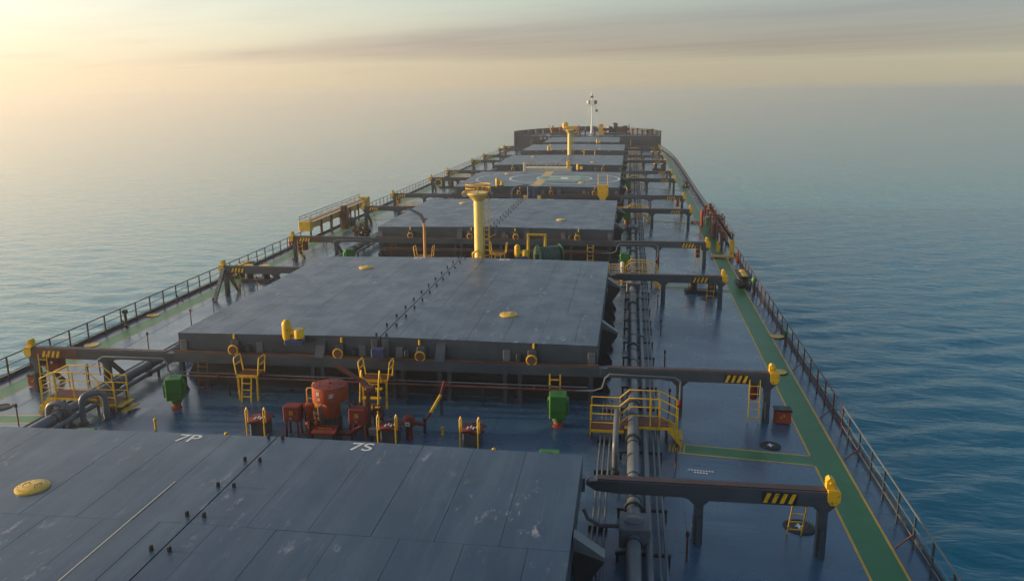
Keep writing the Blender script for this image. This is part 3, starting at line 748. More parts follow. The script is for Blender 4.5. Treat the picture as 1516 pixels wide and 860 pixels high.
# ---------------------------------------------------------------- red fire main along each aft coaming
for n in (6, 5, 4, 3, 2):
    y = HATCH[n][0]-0.75
    t = thing('fire_main', 'dark red fire main crossing the deck in front of the %s' % SHORT[n], 'pipe', (0, y, DC), 'red fire mains')
    MB().cyl((-7.0, 0, 0.72), (7.0, 0, 0.72), 0.045, 8).build('pipe', 'redbrown', t)
    MB().cyl((-7.4, 0.06, 0.83), (7.4, 0.06, 0.83), 0.022, 6).build('conduit', 'pipe', t)
    MB().tube([(7.0, 0, 0.72), (7.6, 0, 0.74), (7.9, 0, 0.85), (8.0, 0, 1.2), (8.15, 0, 1.35), (10.3, 0, 1.32), (10.5, 0, 1.2), (10.5, 0, 0.55)], 0.035, 8).build('end_pipe', 'pipe', t)
    MB().tube([(-7.0, 0, 0.72), (-7.6, 0, 0.74), (-7.8, 0, 0.9), (-7.8, 0, 1.2), (-7.95, 0, 1.33), (-10.3, 0, 1.32), (-10.5, 0, 1.2), (-10.5, 0, 0.6)], 0.035, 8).build('end_pipe', 'pipe', t)
    for x in (-5.5, -1.0, 1.1, 3.8, 6.6): MB().box(x-0.03, x+0.03, -0.03, 0.03, 0, 0.68).build('support', 'steel_dark', t, False)
    for x in (-5.9, 2.6, 5.6): MB().cyl((x-0.03, 0, 0.72), (x+0.03, 0, 0.72), 0.08, 10).build('flange', 'red', t)
    MB().lathe([(0.07, 0), (0.09, 0.05), (0.09, 0.18), (0.03, 0.24), (0.03, 0.30), (0.001, 0.31)], (10.5, 0, 0.30), 12).build('valve', 'red', t)

# ---------------------------------------------------------------- green ventilators
def make_vent():
    t = thing('ventilator', 'green ventilator', 'ventilator')
    MB().lathe([(0.19, 0), (0.16, 0.04), (0.155, 0.20), (0.001, 0.20)], n=18).build('base_ring', 'orange', t)
    MB().lathe([(0.19, 0.2), (0.19, 0.33), (0.24, 0.36)], n=18).build('neck', 'green', t)
    b = MB(); b.bbox(-0.27, 0.27, -0.30, 0.30, 0.36, 1.12, 0.025); hd = b.build('head', 'green', t, False)
    for sx in (-1, 1):
        e = MB(); e.prism([(sx*0.271, 0.46), (sx*0.345, 0.46), (sx*0.345, 0.92), (sx*0.271, 1.0)], 'y', -0.20, 0.20); e.build('side_flap', 'green', hd, False)
    MB().tube([(-0.12, -0.05, 1.12), (-0.10, -0.05, 1.17), (0.10, -0.05, 1.17), (0.12, -0.05, 1.12)], 0.015, 6).build('grip', 'green', hd)
    MB().box(-0.24, 0.24, -0.32, -0.301, 0.45, 0.47).build('louvre', 'green', hd, False)
    MB().box(-0.24, 0.24, -0.32, -0.301, 0.62, 0.64).build('louvre', 'green', hd, False)
    return t
vent = make_vent(); uv = [False]; G = 'green deck ventilators'
place(vent, uv, (-6.82, 25.9, DC), 'green box ventilator on a red ring, left of the yellow steps near the port pipes', G, 0.35)
place(vent, uv, (6.53, 25.8, DC), 'green box ventilator on a red ring, left of the nearest starboard footbridge', G, 0.03)
place(vent, uv, (-6.25, 20.1, DC+0.42), 'green ventilator top peeping over the left far edge of the nearest hatch', G, 0.1)
place(vent, uv, (6.75, 20.3, DC+0.36), 'green ventilator top peeping over the right far edge of the nearest hatch', G, 0.0)
place(vent, uv, (8.45, 51.0, dz(8.45)), 'green ventilator beside the starboard pipes past the second nearest hatch', G, 0.0)
o = place(vent, uv, (-8.9, 50.8, dz(8.9)), 'green ventilator beside the port pipes past the second nearest hatch', G, 0.5)
place(vent, uv, (8.45, 70.2, dz(8.45)), 'green ventilator beside the starboard pipes past the third nearest hatch', G, 0.0)
place(vent, uv, (-6.7, 74.5, DC), 'green ventilator in front of the port corner of the helipad hatch', G, 0.2)
place(vent, uv, (8.45, 95.2, dz(8.45)), 'green ventilator beside the starboard pipes past the helipad hatch', G, 0.0)
for o in bpy.data.objects:
    if o.name.startswith('ventilator') and abs(o.location.y-20.2) < 0.2:
        MB().box(-0.25, 0.25, -0.25, 0.25, -0.45, 0.0).build('plinth', 'steel', o, False)

# ---------------------------------------------------------------- yellow boundary of small deck fittings in the first gap
def access_hatch(loc, label, rz=0.0, rail_left=True):
    t = thing('access_hatch', label, 'access hatch', loc, 'small deck access hatches'); t.rotation_euler = (0, 0, rz)
    MB().bbox(-0.27, 0.27, -0.30, 0.30, 0, 0.46, 0.04).build('trunk', 'steel', t, False)
    lid = MB().prism([(-0.33, 0.46), (0.33, 0.46), (0.33, 0.50), (0.0, 0.55), (-0.33, 0.50)], 'y', -0.36, 0.36).build('lid', 'red', t, False)
    for x, y in ((-0.36, -0.2), (-0.36, 0.2), (0.36, -0.2), (0.36, 0.2), (0, -0.39)):
        MB().bar((x*0.9, y*0.9, 0.50), (x*1.12, y*1.12, 0.47), 0.03).build('dog', 'black', lid, False)
    MB().cyl((0, 0.1, 0.54), (0, 0.1, 0.64), 0.02, 6).build('handle', 'black', lid)
    for i in range(4): MB().box(-0.16+i*0.09, -0.11+i*0.09, -0.22+0.1*(i % 2), -0.02+0.1*(i % 2), 0.548, 0.556).build('stencil_mark', 'mark_white', lid, False)
    for x in (-0.32, 0.24):
        MB().tube([(x, -0.42, 0.0), (x, -0.42, 0.92), (x+0.02, -0.38, 1.0), (x+0.04, -0.34, 0.92), (x+0.04, -0.34, 0.48)], 0.024, 8).build('grab_rail', 'yellow', t)
    return t
access_hatch((-2.9, 24.1, DC), 'red lidded access hatch with two tall yellow rails, left of the red machinery', 0.12)
access_hatch((4.02, 24.1, DC), 'red lidded access hatch with two yellow posts, alone on the right of the deck', 0.0)
access_hatch((1.42, 24.0, DC), 'red lidded access hatch with yellow rails just right of the red boxes', 0.1)

# big red mushroom vent
t = thing('mushroom_ventilator', 'large orange red drum ventilator with wide round head in the middle of the deck', 'ventilator', (-0.67, 24.5, DC))
MB().lathe([(0.34, 0), (0.34, 0.55), (0.30, 0.56)], n=24).build('stand', 'steel', t)
MB().lathe([(0.31, 0.56), (0.31, 1.03), (0.29, 1.05)], n=26).build('trunk', 'orange', t)
hd = MB().lathe([(0.30, 1.02), (0.40, 1.06), (0.555, 1.12), (0.565, 1.15), (0.565, 1.55), (0.555, 1.58), (0.50, 1.585)], n=36).build('head', 'orange', t)
MB().lathe([(0.552, 1.581), (0.54, 1.60), (0.30, 1.625), (0.001, 1.63)], n=36).build('cover_plate', 'red', hd)
MB().cyl((0, 0, 1.62), (0, 0, 1.68), 0.05, 10).build('knob', 'red', hd)
for k in range(6): MB().box(-0.012+0.35*math.cos(k), 0.012+0.35*math.cos(k), -0.012+0.35*math.sin(k), 0.012+0.35*math.sin(k), 1.60, 1.66).build('bolt', 'rust', hd, False)
def face_plate(ang, r, z0, z1, w, mat, name, parent):
    b = MB(); N = 5; vs = []
    for k in range(N):
        a = ang + (k/(N-1)-0.5)*w/r; vs += [(r*math.cos(a), r*math.sin(a), z0), (r*math.cos(a), r*math.sin(a), z1)]
    b.add(vs, [(2*k, 2*k+2, 2*k+3, 2*k+1) for k in range(N-1)]); return b.build(name, mat, parent)
A = -math.pi/2
face_plate(A-0.38, 0.572, 1.40, 1.49, 0.11, 'mark_white', 'notice_plate', hd); face_plate(A-0.38, 0.575, 1.425, 1.465, 0.08, 'brightgreen', 'notice_symbol', hd)
face_plate(A-0.36, 0.572, 1.24, 1.29, 0.03, 'mark_white', 'stencil_mark', hd); face_plate(A-0.29, 0.572, 1.24, 1.32, 0.025, 'mark_white', 'stencil_mark', hd)
for k in range(4): face_plate(A+0.36+0.07*(k % 2), 0.572, 1.33+0.035*k, 1.35+0.035*k, 0.12, 'mark_white', 'stencil_mark', hd)
# service stand beside it
t = thing('service_platform', 'small yellow railed step stand hugging the left of the red drum ventilator', 'platform', (-1.28, 24.75, DC))
fl = MB().box(-0.17, 0.17, -0.25, 0.25, 0.76, 0.80).build('floor', 'yellow', t, False)
for y in (-0.25, 0.25): MB().tube([(-0.17, y, 0), (-0.17, y, 1.38), (-0.13, y, 1.45), (0.13, y, 1.45), (0.17, y, 1.38), (0.17, y, 0)], 0.022, 8).build('hoop_rail', 'yellow', t)
MB().bar((-0.17, -0.25, 1.10), (0.17, -0.25, 1.10), 0.03).build('cross_rail', 'yellow', t, False)
for k in range(3): MB().bar((-0.17, -0.26, 0.2+k*0.2), (0.17, -0.26, 0.2+k*0.2), 0.028).build('rung', 'yellow', t, False)

def red_box(loc, label):
    t = thing('equipment_locker', label, 'locker', loc, 'red lockers on legs')
    bx = MB().bbox(-0.27, 0.27, -0.20, 0.20, 0.52, 1.02, 0.03).build('case', 'red', t, False)
    for i in range(3):
        for j in range(2): MB().box(-0.06+j*0.07, -0.01+j*0.07, -0.206, -0.2005, 0.74+i*0.05, 0.77+i*0.05).build('stencil_mark', 'mark_yellow', bx, False)
    MB().bar((-0.06, -0.203, 0.58), (0.02, -0.203, 0.68), 0.02, 0.004).build('stencil_mark', 'mark_white', bx, False)
    MB().bar((0.02, -0.203, 0.58), (-0.06, -0.203, 0.66), 0.02, 0.004).build('stencil_mark', 'mark_white', bx, False)
    for x in (-0.18, 0.18):
        for y in (-0.14, 0.14): MB().bar((x, y, 0.52), (x*1.1, y*1.15, 0), 0.05).build('leg', 'red', t, False)
red_box((-1.78, 24.1, DC), 'red equipment locker on four legs, left of the red drum ventilator')
red_box((0.37, 24.1, DC), 'red equipment locker on four legs, right of the red drum ventilator')
t = thing('pipe_header', 'short red upright pipe with bolted cap between left locker and drum ventilator', 'pipe', (-1.32, 24.25, DC))
MB().lathe([(0.14, 0), (0.14, 0.78), (0.19, 0.79), (0.19, 0.97), (0.14, 1.0), (0.001, 1.01)], n=18).build('body', 'orange', t)
for k in range(8): MB().cyl((0.15*math.cos(k*.785), 0.15*math.sin(k*.785), 0.98), (0.15*math.cos(k*.785), 0.15*math.sin(k*.785), 1.05), 0.015, 6).build('bolt', 'red', t)
t = thing('low_hatch', 'low dark red hatch lid tilted in front of the drum ventilator', 'hatch', (-0.62, 23.75, DC))
MB().box(-0.30, 0.30, -0.2, 0.2, 0, 0.30).build('trunk', 'steel', t, False)
MB().prism([(-0.24, 0.30), (0.24, 0.40), (0.24, 0.44), (-0.24, 0.345)], 'x', -0.38, 0.38).build('lid', 'red', t, False)
for k in range(5): MB().box(-0.22+k*0.09, -0.16+k*0.09, -0.02, 0.03, 0.405, 0.412).build('stencil_mark', 'mark_yellow', t, False)
t = thing('manifold', 'tangle of dark red valves and pipes just behind the right red locker', 'valves', (0.0, 24.75, DC))
for x in (-0.12, 0.05, 0.22):
    MB().lathe([(0.06, 0), (0.06, 0.6), (0.10, 0.62), (0.10, 0.72), (0.03, 0.75), (0.03, 0.9)], (x, 0, 0), 12).build('valve', 'redbrown', t)
    MB().torus((x, 0, 0.9), 0.09, 0.014, 'z', 14, 6).build('handwheel', 'red', t)
MB().tube([(-0.9, -0.9, 0.2), (0.1, -0.85, 0.22), (0.5, -0.8, 0.45), (0.62, -0.75, 0.75)], 0.07, 10).build('elbow_pipe', 'red', t)
MB().cyl((-0.12, 0, 0.35), (0.35, 0, 0.35), 0.05, 8).build('header', 'redbrown', t)
t = thing('valve_station', 'row of dark red valve spindles with handwheels in front of the drum ventilator', 'valves', (-1.05, 23.95, DC))
for k in range(4):
    x = -0.16+k*0.13
    MB().lathe([(0.05, 0), (0.05, 0.42), (0.08, 0.44), (0.08, 0.54), (0.02, 0.58), (0.02, 0.72)], (x, 0.05*(k % 2), 0), 10).build('valve', 'redbrown' if k % 2 else 'red', t)
    MB().torus((x, 0.05*(k % 2), 0.72), 0.06, 0.012, 'z', 12, 5).build('handwheel', 'red', t)
MB().cyl((-0.3, 0.03, 0.2), (0.42, 0.03, 0.2), 0.045, 8).build('header', 'redbrown', t)
MB().tube([(0.42, 0.03, 0.2), (0.6, 0.1, 0.22), (0.66, 0.3, 0.4), (0.66, 0.4, 0.7)], 0.04, 8).build('riser', 'redbrown', t)
t = thing('hose_rack', 'dark red upright frame with coiled hose right behind the right red locker', 'hose rack', (0.88, 24.55, DC))
for x in (-0.14, 0.14): MB().box(x-0.02, x+0.02, -0.03, 0.03, 0, 0.95).build('upright', 'redbrown', t, False)
for z in (0.45, 0.92): MB().box(-0.119, 0.119, -0.02, 0.02, z, z+0.035).build('crossbar', 'redbrown', t, False)
for k in range(4): MB().torus((0, -0.06-0.02*k, 0.66), 0.19-0.012*k, 0.018, 'y', 20, 6).build('hose_coil', 'red' if k % 2 else 'rope', t)
t = thing('cable_reel', 'small grey blue drum box just right of the right red locker', 'box', (0.92, 23.95, DC))
MB().bbox(-0.15, 0.15, -0.14, 0.14, 0.22, 0.44, 0.02).build('case', 'pipe', t, False)
for x in (-0.11, 0.11): MB().box(x-0.02, x+0.02, -0.1, 0.1, 0, 0.22).build('foot', 'steel_dark', t, False)
# red hose crane
t = thing('deck_crane', 'small dark red deck crane with its jib pointing up to the left', 'crane', (0.60, 24.45, DC))
MB().lathe([(0.10, 0), (0.10, 0.3), (0.07, 0.34), (0.07, 1.55), (0.001, 1.56)], n=14).build('post', 'redbrown', t)
j = MB(); j.bar((0.05, 0, 1.50), (-0.18, 0.02, 1.75), 0.13, 0.15); j.bar((-0.16, 0.02, 1.74), (-1.05, 0.05, 2.28), 0.09, 0.12); j.build('jib', 'redbrown', t, False)
MB().bbox(-0.05, 0.22, -0.12, 0.12, 1.42, 1.62, 0.03).build('winch', 'redbrown', t, False)
MB().cyl((-1.0, 0.05, 2.24), (-0.75, 0.05, 1.85), 0.008, 5).build('cable', 'black', t)
# small red hydrant with notice and a yellow-red hose line
t = thing('hydrant', 'squat red hydrant with round top and green notice on its front', 'hydrant', (1.97, 24.2, DC))
MB().lathe([(0.13, 0), (0.11, 0.06), (0.11, 0.42), (0.19, 0.46), (0.19, 0.70), (0.15, 0.76), (0.05, 0.79), (0.001, 0.80)], n=18).build('body', 'red', t)
MB().box(-0.075, 0.075, -0.205, -0.196, 0.50, 0.63).build('notice_plate', 'mark_white', t, False); MB().box(-0.05, 0.05, -0.210, -0.206, 0.53, 0.60).build('notice_symbol', 'brightgreen', t, False)
MB().cyl((0.15, 0, 0.55), (0.42, 0.2, 0.42), 0.06, 10).build('outlet', 'red', t)
t = thing('fire_monitor_line', 'red and yellow slanting pipe rising from the squat hydrant to the coaming', 'pipe', (2.30, 24.6, DC))
MB().cyl((0, 0, 0.35), (0.16, 0.45, 0.55), 0.05, 10).build('red_pipe', 'red', t); MB().cyl((0.16, 0.45, 0.55), (0.25, 1.55, 0.75), 0.055, 10).build('yellow_sleeve', 'yellow', t)
MB().cyl((0.25, 1.55, 0.75), (0.26, 2.2, 1.05), 0.05, 10).build('red_pipe', 'red', t)
for p in ((0.05, 0.1, 0), (0.25, 1.65, 0)): MB().box(p[0]-0.04, p[0]+0.04, p[1]-0.04, p[1]+0.04, 0, 0.5 if p[1] < 1 else 0.8).build('support', 'steel_dark', t, False)
for (x, y, h, w) in ((-6.46, 23.95, 0.34, 'left of the 7P lettering'), (2.95, 24.6, 0.24, 'right of the squat hydrant'), (-2.15, 20.4, 1.54, 'peeping above the far edge left of the hatch seam'), (0.87, 20.4, 1.42, 'peeping above the far edge right of the hatch seam'), (5.29, 20.4, 1.46, 'peeping above the far edge near the right end')):
    o = MB().lathe([(0.05, 0), (0.04, 0.02), (0.04, h-0.03), (0.055, h-0.02), (0.055, h+0.03), (0.02, h+0.06), (0.001, h+0.06)], n=12).build('sounding_pipe', 'yellow')
    o.location = (x, y, DC); tag(o, 'short yellow capped sounding pipe %s' % w, 'pipe', 'yellow sounding pipes')

# yellow step platforms on the aft coaming
def step_platform(loc, label, w=0.8, h=1.02):
    t = thing('step_platform', label, 'platform', loc, 'yellow step platforms'); hr = 0.66
    MB().box(-w/2, w/2, -0.3, 0.3, h, h+0.03).build('floor', 'redbrown', t, False)
    for q0 in (-0.33, 0.301): MB().box(-w/2, w/2, q0, q0+0.029, h-0.05, h+0.05).build('floor_frame', 'yellow', t, False)
    for x in (-w/2, w/2):
        MB().tube([(x, -0.28, h), (x*1.16, -0.28, h+hr-0.08), (x*1.16, -0.22, h+hr), (x*1.16, 0.22, h+hr), (x*1.16, 0.28, h+hr-0.08), (x, 0.28, h)], 0.025, 8).build('hoop_rail', 'yellow', t)
        MB().cyl((x*1.1, -0.28, h+0.4), (x*1.1, 0.28, h+0.4), 0.02, 8).build('mid_rail', 'yellow', t)
        MB().bar((x*0.85, -0.28, 0), (x*0.9, -0.28, h), 0.06).build('leg', 'yellow', t, False)
    for x in (-0.17, 0.17): MB().bar((x, -0.5, 0), (x, -0.32, h), 0.04).build('stringer', 'yellow', t, False)
    for k in range(4): MB().bar((-0.17, -0.48+k*0.045, 0.2+k*0.23), (0.17, -0.48+k*0.045, 0.2+k*0.23), 0.03).build('rung', 'yellow', t, False)
    return t
step_platform((-4.62, 27.2, DC), 'yellow railed step platform against the coaming left of the red machinery', 0.8, 0.9)
t = step_platform((0.12, 26.95, DC), 'wider yellow railed step platform with blue box against the coaming centre', 0.95, 1.0)
MB().bbox(-0.28, 0.18, 0.33, 0.6, 1.62, 1.95, 0.03).build('control_box', 'blue', t, False)
for x in (-0.36, 0.28):
    b = MB().tube([(x, -0.95, 0), (x+0.04, -0.80, 1.2), (x+0.05, -0.72, 1.5), (x+0.06, -0.64, 1.2), (x+0.04, -0.34, 1.0)], 0.03, 8); b.build('stair_rail', 'yellow', t)
for k in range(3): MB().box(-0.34, 0.30, -0.92+k*0.2, -0.72+k*0.2, 0.2+k*0.27, 0.24+k*0.27).build('step', 'yellow', t, False)
step_platform((-3.55, 49.0, DC), 'yellow railed step platform under the port davit past the second nearest hatch', 1.0, 1.0)
step_platform((0.75, 50.6, DC), 'yellow railed step platform at the foot of the tall yellow mast', 0.9, 1.0)

# ---------------------------------------------------------------- tall yellow masts
def kingpost(loc, H, label, r=0.265):
    t = thing('service_mast', label, 'mast', loc, 'yellow service masts')
    MB().lathe([(r*1.5, 0), (r*1.25, 0.15), (r, 0.4), (r, H-0.4), (r*1.15, H-0.35), (r*2.75, H), (r*2.8, H+0.1), (r*2.7, H+0.1), (0.02, H+0.08)], n=26).build('post', 'mast_yellow', t)
    for k in range(9):
        a = 2*math.pi*k/9
        MB().box(-0.022+0.72*math.cos(a), 0.022+0.72*math.cos(a), -0.022+0.72*math.sin(a), 0.022+0.72*math.sin(a), H+0.08, H+0.56).build('rail_post', 'yellow', t, False)
    for z in (H+0.34, H+0.56): MB().torus((0, 0, z), 0.72, 0.024, 'z', 26, 6).build('guard_rail', 'yellow', t)
    MB().box(-0.05, 0.75, -0.55, -0.15, H+0.57, H+0.61).build('top_plate', 'yellow', t, False)
    l = MB()
    for dx in (0.08, 0.36): l.bar((r+dx, -0.1, 0.2), (r+dx, -0.1, H-0.1), 0.045, 0.03)
    lo = l.build('ladder', 'yellow', t, False)
    k = 0.5
    rung = MB().bar((r+0.08, -0.1, 0), (r+0.36, -0.1, 0), 0.03).mesh('rung', 'yellow', False)
    while k < H: o = link('rung', rung, lo); o.location = (0, 0, k); k += 0.3
    for z in (1.3, 2.3, 3.3): MB().tube([(r+0.08, -0.1, z), (r+0.75, -0.2, z+0.35)], 0.02, 6).build('cage_bar', 'yellow', lo)
    for x, rz in ((0.85, -0.5), (-0.78, 0.5)):
        f = MB().lathe([(0.08, 0), (0.19, 0.18), (0.20, 0.22), (0.001, 0.22)], n=16)
        lamp = f.build('floodlight', 'pipe' if x > 0 else 'cream', t); lamp.location = (x, -0.25, H+0.12); lamp.rotation_euler = (math.radians(115), 0, rz)
    MB().tube([(-r-0.02, -0.35, 1.2), (-r-0.02, -0.45, 1.55), (0, -0.5, 1.75), (r*0.7, -0.45, 1.55), (r*0.7, -0.42, 0.2)], 0.07, 10).build('goose_neck', 'yellow', t)
    return t
kingpost((0.02, 47.9, DC), 4.95, 'tall yellow mast with railed lookout platform, past the second nearest hatch')
kingpost((-0.08, 123.0, DC), 5.3, 'distant tall yellow mast with railed platform, before the bow')

# yellow drive units at the hatch edges
def drive_unit(loc, label, foot, stand):
    t = thing('hydraulic_unit', label, 'hydraulic unit', loc, 'yellow hydraulic units')
    MB().lathe([(0.12, -0.16), (0.15, -0.10), (0.17, 0.0), (0.17, 0.42), (0.15, 0.50), (0.08, 0.58), (0.001, 0.60)], (-0.12, 0, 0), 18).build('accumulator', 'yellow', t)
    b = MB(); b.cyl((0.02, 0, 0.12), (0.22, 0, 0.12), 0.10, 12); b.lathe([(0.12, -0.10), (0.19, -0.06), (0.19, 0.22), (0.16, 0.27), (0.001, 0.28)], (0.32, 0, 0.0), 18); b.build('motor', 'yellow', t)
    MB().bbox(-0.20, 0.50, -0.16, 0.16, -0.30, -0.12, 0.03).build('mount', 'blue', t, False)
    if stand: MB().cyl((0.1, 0, -0.28), (0.1, 0, foot-loc[2]), 0.06, 10).build('stand', 'steel_dark', t)
    else: MB().box(-0.1, 0.3, 0.161, 0.75, -0.28, -0.16).build('bracket', 'steel', t, False)
U = [((430, 497), 27.45, 'in front of the second nearest hatch, over its port edge'), ((738, 273), 76.9, 'at the aft edge of the helipad hatch'), ((769, 377), 47.6, 'beside the yellow frame past the second nearest hatch'),
     ((857, 250), 100.5, 'just beyond the helipad at the right of the white box'), ((813, 222), 127.6, 'left of the distant yellow mast'), ((885, 211), 149.2, 'at the edge of the farthest hatch')]
def pix(p, yy):
    d = cf + cr*((p[0]-758)/1250) - cu*((p[1]-430)/1250); k = yy/d.y; return CAM + d*k
for p, yy, w in U:
    q = pix(p, yy); drive_unit((q.x, q.y, q.z), 'yellow bulb shaped hydraulic unit %s' % w, DC, yy == 47.6)

# ---------------------------------------------------------------- gap past the second nearest hatch: davit, hose reel, frame
t = thing('davit', 'thin davit post with dark curved jib bending left, past the second nearest hatch', 'davit', (-3.4, 48.6, DC))
MB().tube([(0, 0, 0.9), (0, 0, 2.9), (-0.06, 0, 3.3)], [0.09, 0.075, 0.07], 10).build('post', 'teak', t)
MB().tube([(0.0, 0, 3.15), (-0.18, 0, 3.55), (-0.55, 0, 3.78), (-1.0, 0, 3.98)], [0.13, 0.14, 0.09, 0.05], 10).build('jib', 'pipe', t)
MB().cyl((0, 0, 3.35), (0.22, 0, 3.36), 0.035, 8).build('crank', 'black', t)
MB().cyl((0, 0, 0), (0, 0, 0.9), 0.13, 12).build('base', 'yellow', t)
t = thing('hose_reel', 'dark green hose drum on its side past the second nearest hatch', 'hose reel', (4.05, 48.4, DC)); t.rotation_euler = (0, 0, math.radians(28))
pr_ = []
for k in range(13): pr_ += [(-0.6+k*0.1, 0.52+0.05*(k % 2))]
tt = MB().tube([(x, 0, 1.32) for x, r in pr_], [r for x, r in pr_], 26); tt.build('hose_winding', 'drum_green', t)
for x in (-0.68, 0.68):
    fl = MB().cyl((x-0.03, 0, 1.32), (x+0.03, 0, 1.32), 0.64, 28).build('flange', 'drum_green', t)
    MB().bar((x*1.1, 0, 0), (x*1.1, 0, 1.45), 0.12, 0.3).build('stand', 'steel_dark', t, False)
    MB().torus((x, 0, 1.32), 0.64, 0.025, 'x', 28, 6).build('rim', 'green', fl)
t = thing('lifting_frame', 'square yellow portal frame standing left of the dark green hose drum', 'frame', (3.3, 48.9, DC))
MB().tube([(-0.5, 0, 0), (-0.5, 0, 2.45), (0.5, 0, 2.45), (0.5, 0, 1.2)], 0.115, 4).build('portal', 'yellow', t, False)
for k in range(4): MB().bar((-0.1, -0.05, 1.0+k*0.16), (0.3, 0.05, 1.05+k*0.16), 0.05).build('valve_arm', 'rust', t, False)
# gap before the helipad hatch
t = thing('yellow_bucket_frame', 'yellow hopper with two thin upright rods before the helipad hatch', 'frame', (6.3, 75.4, DC))
MB().prism([(-0.22, 1.2), (0.22, 1.2), (0.30, 1.5), (0.48, 1.7), (0.48, 2.6), (-0.48, 2.6), (-0.48, 1.7), (-0.30, 1.5)], 'y', -0.3, 0.3).build('hopper', 'yellow', t, False)
for x in (-0.42, 0.42): MB().cyl((x, 0, 2.6), (x, 0, 3.5), 0.035, 6).build('rod', 'yellow', t)
MB().cyl((0, 0, 0), (0, 0, 1.2), 0.14, 10).build('stand', 'yellow', t)
t = thing('davit', 'small dark bent davit pipe with yellow foot before the helipad hatch', 'davit', (-0.6, 75.2, DC))
MB().tube([(-1.2, 0, 0.9), (-1.2, 0, 2.0), (-0.9, 0, 2.4), (-0.3, 0, 2.55), (0.3, 0, 2.55)], 0.06, 8).build('pipe', 'steel', t)
MB().bbox(0.2, 0.55, -0.3, 0.3, 0.4, 2.5, 0.05).build('cabinet', 'blue', t, False); MB().bbox(0.75, 1.2, -0.3, 0.3, 0.4, 2.4, 0.05).build('cabinet', 'blue', t, False)
for x in (0.05, 1.3): MB().bbox(x-0.15, x+0.15, -0.36, -0.31, 0.9, 1.7, 0.03).build('guard', 'yellow', t, False)
# white deckhouse beyond the helipad
t = thing('deck_house', 'low white box house with pale rails just beyond the helipad', 'deck house', (-0.65, 97.2, DC))
MB().bbox(-2.65, 2.65, -1.2, 1.2, 0, 2.28, 0.05).build('wall', 'cream', t, False)
for x0_, x1_, mm in ((-2.6, -1.4, 'teak'), (-1.4, 2.3, 'cream')):
    for z in (2.65, 3.0): MB().cyl((x0_, -1.1, z), (x1_, -1.1, z), 0.025, 6).build('rail', mm, t)
for k in range(11): MB().box(-2.62+k*0.5, -2.58+k*0.5, -1.12, -1.08, 2.28, 3.0).build('rail_post', 'cream', t, False)
MB().bbox(2.2, 2.6, -1.25, -0.9, 2.28, 3.1, 0.05).build('lamp_box', 'yellow', t, False); MB().bbox(-2.75, -2.4, -1.3, -1.2, 0.5, 2.9, 0.03).build('door', 'cream', t, False)
t = thing('yellow_gantry', 'short yellow hand frame at the aft edge beyond the far yellow mast', 'frame', (2.6, 127.2, DC))
MB().tube([(-0.8, 0, 0), (-0.8, 0, 2.25), (0.8, 0, 2.25), (0.8, 0, 0)], 0.06, 6).build('portal', 'yellow', t, False)

# ---------------------------------------------------------------- helipad marking on hatch 4
t = thing('helipad_marking', 'painted helipad circle with green disc and white H on the hatch covers', 'helipad marking', (2.1, 85.6, top(2.1)))
HC = (2.1, 85.6)
def ring(r0, r1, a0, a1, n, name, mat, z):
    vs = []; fs = []; k2 = 0
    for k in range(n+1):
        a = a0+(a1-a0)*k/n
        for r in (r0, r1):
            x, y = r*math.cos(a), r*math.sin(a); vs.append((x, y, top(HC[0]+x)+z-top(2.1)))
    fs = [(2*k, 2*k+1, 2*k+3, 2*k+2) for k in range(n)]
    return MB().add(vs, fs).build(name, mat, t, False)
ring(5.40, 5.62, 0, 2*math.pi, 120, 'touchdown_circle', 'mark_white', 0.010)
for k in range(8): ring(k*0.33 if k else 0.001, (k+1)*0.33, 0, 2*math.pi, 64, 'green_disc', 'mark_green', 0.012) if False else None
vs = []; fs = []; NR_, NA_ = 8, 64
for i in range(NR_+1):
    for k in range(NA_):
        r = max(0.01, 2.64*i/NR_); a = 2*math.pi*k/NA_; x, y = r*math.cos(a), r*math.sin(a); vs.append((x, y, top(HC[0]+x)+0.014-top(2.1)))
for i in range(NR_):
    for k in range(NA_): fs.append((i*NA_+k, (i+1)*NA_+k, (i+1)*NA_+(k+1) % NA_, i*NA_+(k+1) % NA_))
MB().add(vs, fs).build('green_disc', 'mark_green', t, False)
ring(2.64, 2.84, 0, 2*math.pi, 80, 'inner_circle', 'mark_white', 0.016)
def flat(name, mat, x0, x1, y0, y1, z):
    xs = [x0, x1] if not (x0 < -2.1 < x1) else [x0, -2.1, x1]
    vs = [(x, y, top(HC[0]+x)+z-top(2.1)) for x in xs for y in (y0, y1)]
    MB().add(vs, [(2*i, 2*i+2, 2*i+3, 2*i+1) for i in range(len(xs)-1)]).build(name, mat, t, False)
flat('letter_leg', 'mark_white', -1.6, 1.6, -1.35, -0.75, 0.020); flat('letter_leg', 'mark_white', -1.6, 1.6, 0.75, 1.35, 0.020); flat('letter_bar', 'mark_white', -0.35, 0.35, -0.75, 0.75, 0.020)
flat('centre_stripe', 'mark_yellow', -2.55, -1.65, -7.7, 7.4, 0.007)
for k in range(9):
    a0 = math.pi - 0.75 + k*0.17
    if abs(8.9*math.sin(a0)) < 7.2 and abs(8.9*math.sin(a0+0.11)) < 7.2 and abs(a0 - math.pi) < 0.85: ring(8.78, 8.98, a0, a0+0.12, 8, 'outer_dash', 'mark_white', 0.010)

